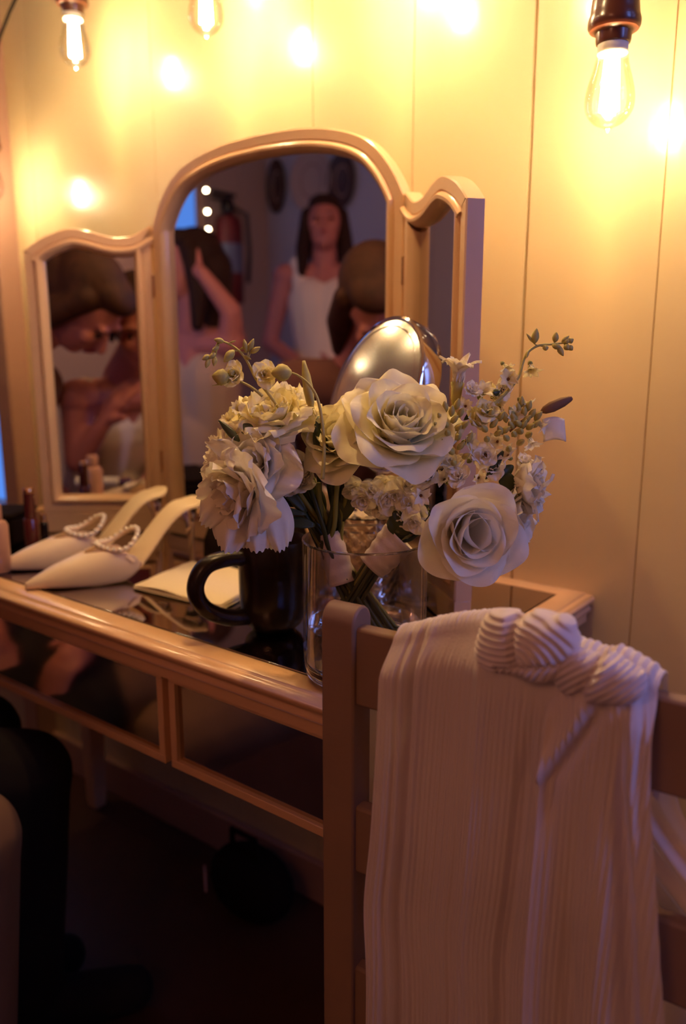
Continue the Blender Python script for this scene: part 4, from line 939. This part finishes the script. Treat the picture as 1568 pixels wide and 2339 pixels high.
M_ROBE = mat('peach_white_robe', (.56, .38, .28), rough=.85)
# make-up artist and the woman she is working on, both close to the table's left end
M_MAUVE = mat('dusky_mauve_cloth', (.15, .06, .06), rough=.9)
seated(V((-1.34, -.86, 0)), (.55, .83, 0), V((-1.105, -.650, 1.205)), (UP * .45 + V((.42, .62, 0)), V((.35, .30, -.9))), (-1.48, -.98, .56),
       'woman in dusky mauve bending her head low, mirrored in the left wing', top_clothes(M_MAUVE, M_TROU, True), M_HAIRR, 'down',
       dict(ell=(-1.50, -.66, .80), wrl=(-1.36, -.58, .62), hdl=(.6, .3, -.3), hnl=(0, 0, -1), elr=(-1.19, -.90, .80), wrr=(-1.17, -.68, .62), hdr=(.1, .7, -.3), hnr=(0, 0, -1)),
       [(-1.22, -.50, .49), (-1.08, -.50, .465)], (-1.28, -.79, 1.06))
seated(V((-.94, -.95, 0)), (.20, .98, 0), V((-.925, -.715, 1.165)), (UP * .8 + V((-.15, .35, 0)), V((-.30, .70, -.55))), (-.88, -1.16, .56),
       'woman in a pale strappy top having her make-up done beside the dark-haired woman', top_clothes(M_DRESS, M_BEIGE), M_HAIR, 'tied',
       dict(ell=(-1.06, -.86, .80), wrl=(-1.02, -.78, .90), hdl=(.3, .2, .5), hnl=(1, 0, 0), elr=(-.76, -.95, .76), wrr=(-.86, -.84, .72), hdr=(-.3, .5, 0), hnr=(0, 0, -1)),
       [(-1.14, -.72, .50), (-.955, -.66, .485)], (-.90, -.895, 1.02))
for x, y, lb_ in ((-1.48, -1.0, 'dark wooden stool under the woman in dusky mauve'), (-.88, -1.18, 'dark wooden stool under the woman in the pale strappy top')):
    s_ = empty('stool', (x, y, 0), lb_, 'stool', 'stools in front of the table')
    m = MB(); m.lathe((x, y, .365), [(.001, 0), (.15, 0), (.16, .01), (.16, .03), (.15, .04), (.001, .042)], 32); m.build('seat', M_WOODD, s_)
    for k in range(4):
        a = k * math.pi / 2 + .4; m = MB(); m.tube([V((x + .11 * math.cos(a), y + .11 * math.sin(a), .365)), V((x + .16 * math.cos(a), y + .16 * math.sin(a), 0))], .014, 10); m.build('leg', M_WOODD, s_)
# the woman holding up her hair
hC = in_mirror(at_d(415, 610, 2.7)); fC = V((.2, .95, 0)).normalized()
e1 = in_mirror(at_d(516, 712, 2.65)); h1 = in_mirror(at_d(448, 622, 2.6)); s1 = in_mirror(at_d(450, 745, 2.75)); nk = hC + V((0, -.02, -.20)); hp = V((nk.x - .02, nk.y - .08, .62))
seated(V((hp.x, hp.y, 0)), fC, hC, (UP, V((-.5, .8, 0))), hp, 'woman in a peach robe lifting her arm to her dark hair, mirrored in the arch', top_clothes(M_ROBE, M_BEIGE), M_HAIR, 'down',
       dict(elr=tuple(e1), wrr=tuple(h1), hdr=(-.9, -.3, .25), hnr=(0, -1, 0), ell=tuple(nk + V((-.26, .02, -.28))), wrl=tuple(nk + V((-.12, .22, -.30))), hdl=(.5, .5, 0), hnl=(0, 0, -1)),
       [tuple(hp + V((-.04, .40, .0))), tuple(hp + V((.14, .40, 0)))], tuple(nk))
x, y = hp.x, hp.y
s_ = empty('bar_stool', (x, y, 0), 'dark round stool under the woman in the peach robe', 'stool')
m = MB(); m.lathe((x, y, .43), [(.001, 0), (.15, 0), (.16, .01), (.16, .03), (.15, .04), (.001, .042)], 32); m.build('seat', M_WOODD, s_)
m = MB(); m.lathe((x, y, 0), [(.16, 0), (.16, .012), (.02, .03), (.016, .43), (.001, .43)], 24); m.build('pedestal', M_WOODD, s_)

# ------------------------------------------------------------------ far side of the room
for i, (px, py, rx, rz_, mt, lb_) in enumerate(((630, 425, .075, .155, M_WOODD, 'narrow dark plaque on the pale wall, nearest the room corner'), (707, 412, .15, .17, M_ROBE, 'round mauve plate on the pale wall between the two dark ones'), (778, 412, .10, .15, M_WOODD, 'oval dark plate on the pale wall, farthest from the corner'))):
    p = ray_hit_mirror(px, py, 1, -2.90); g = empty('wall_plate', tuple(p), lb_, 'wall plate', 'plates on the far wall')
    m = MB(); q = MB(); q.lathe((0, 0, 0), [(.001, .004), (.6, .006), (.75, .018), (1.0, .026), (1.0, .022), (.7, .0), (.001, 0)], 40)
    m.add([p + V((v.x * rx, v.z * .9, v.y * rz_)) for v in q.v], q.f); m.build('plate_dish', mt, g)
    m = MB(); q = MB(); q.lathe((0, 0, 0), [(.50, .0075), (.53, .010), (.56, .0085)], 40, cap=False); m.add([p + V((v.x * rx, v.z * .9, v.y * rz_)) for v in q.v], q.f); m.build('plate_ring', M_CASE, g)
p = ray_hit_mirror(515, 545, 0, -3.46)
g = empty('fire_extinguisher', (p.x, p.y, p.z - .30), 'red fire extinguisher with dark top hanging on the left plank wall', 'fire extinguisher')
c = V((p.x, p.y, p.z - .36))
m = MB(); m.lathe(c, [(.001, 0), (.075, 0), (.08, .01), (.08, .42), (.07, .47), (.03, .50), (.001, .50)], 32); m.build('cylinder_body', M_RED, g, angle=40)
m = MB(); m.lathe(c, [(.0808, .17), (.0808, .33)], 32, cap=False); m.build('paper_label', mat('label_blue_grey', (.16, .17, .25), rough=.5), g, angle=60)
m = MB(); m.lathe(c, [(.03, .50), (.035, .52), (.035, .56), (.02, .58), (.001, .58)], 20); m.build('valve', M_BLACK, g)
m = MB(); m.box(c + V((.0, .03, .60)), (.03, .17, .02)); m.box(c + V((0, .04, .57)), (.03, .15, .012)); m.build('lever', M_BLACK, g, bevel=.003)
m = MB(); m.tube([c + V((.0, -.03, .54)), c + V((.05, -.10, .50)), c + V((.07, -.10, .30)), c + V((.06, -.09, .12))], .012, 10); m.build('hose', M_BLACK, g, angle=180)
fl = []
for (px, py) in ((463, 433), (466, 482), (468, 523), (474, 565)): fl.append(ray_hit_mirror(px, py, 0, -3.38))
rng = random.Random(3)
for k in range(16): fl.append(V((-1.98 - .095 * k, -.10, 2.02 + .12 * math.sin(k * 1.1) - .02 * k)))
proto = None
for i, p in enumerate(fl):
    lab = 'tiny warm fairy light on the cord hanging by the far window' if i < 4 else 'tiny warm fairy light on the cord strung above the casing side window'
    gname = 'fairy lights by the far window' if i < 4 else 'fairy lights above the left window'
    if proto is None:
        r = empty('fairy_light', tuple(p), lab, 'fairy light', gname)
        m = MB(); m.ball(p, .008, 12, 8); m.build('glowing_bulb', M_FAIRY, r, angle=180)
        m = MB(); m.lathe(p + V((0, 0, .007)), [(.004, 0), (.004, .010), (.0015, .012)], 10); m.build('bulb_holder', M_CORD, r)
        proto = r
    else:
        r = proto.copy(); COL.objects.link(r); r.location = p; r['label'] = lab; r['group'] = gname
        for c_ in list(proto.children):
            q = c_.copy(); COL.objects.link(q); q.parent = r
m = MB(); a = fl[0] + V((0, 0, .35)); pts = [V((a.x, a.y, 2.5))] + [p + V((0, 0, .018)) for p in fl[:4]] + [fl[3] - V((0, 0, .12))]; m.tube(pts, .0025, 6); tag(m.build('fairy_light_cable', M_CORD), 'thin cord of fairy lights hanging down by the far blue window', 'cable')
m = MB(); m.tube([V((fl[4].x + .02, fl[4].y, 2.5))] + [p + V((0, 0, .018)) for p in fl[4:]] + [V((fl[-1].x - .02, fl[-1].y, 2.5))], .0025, 6); tag(m.build('fairy_light_cable', M_CORD), 'thin cord of fairy lights strung above the window beyond the casing', 'cable')
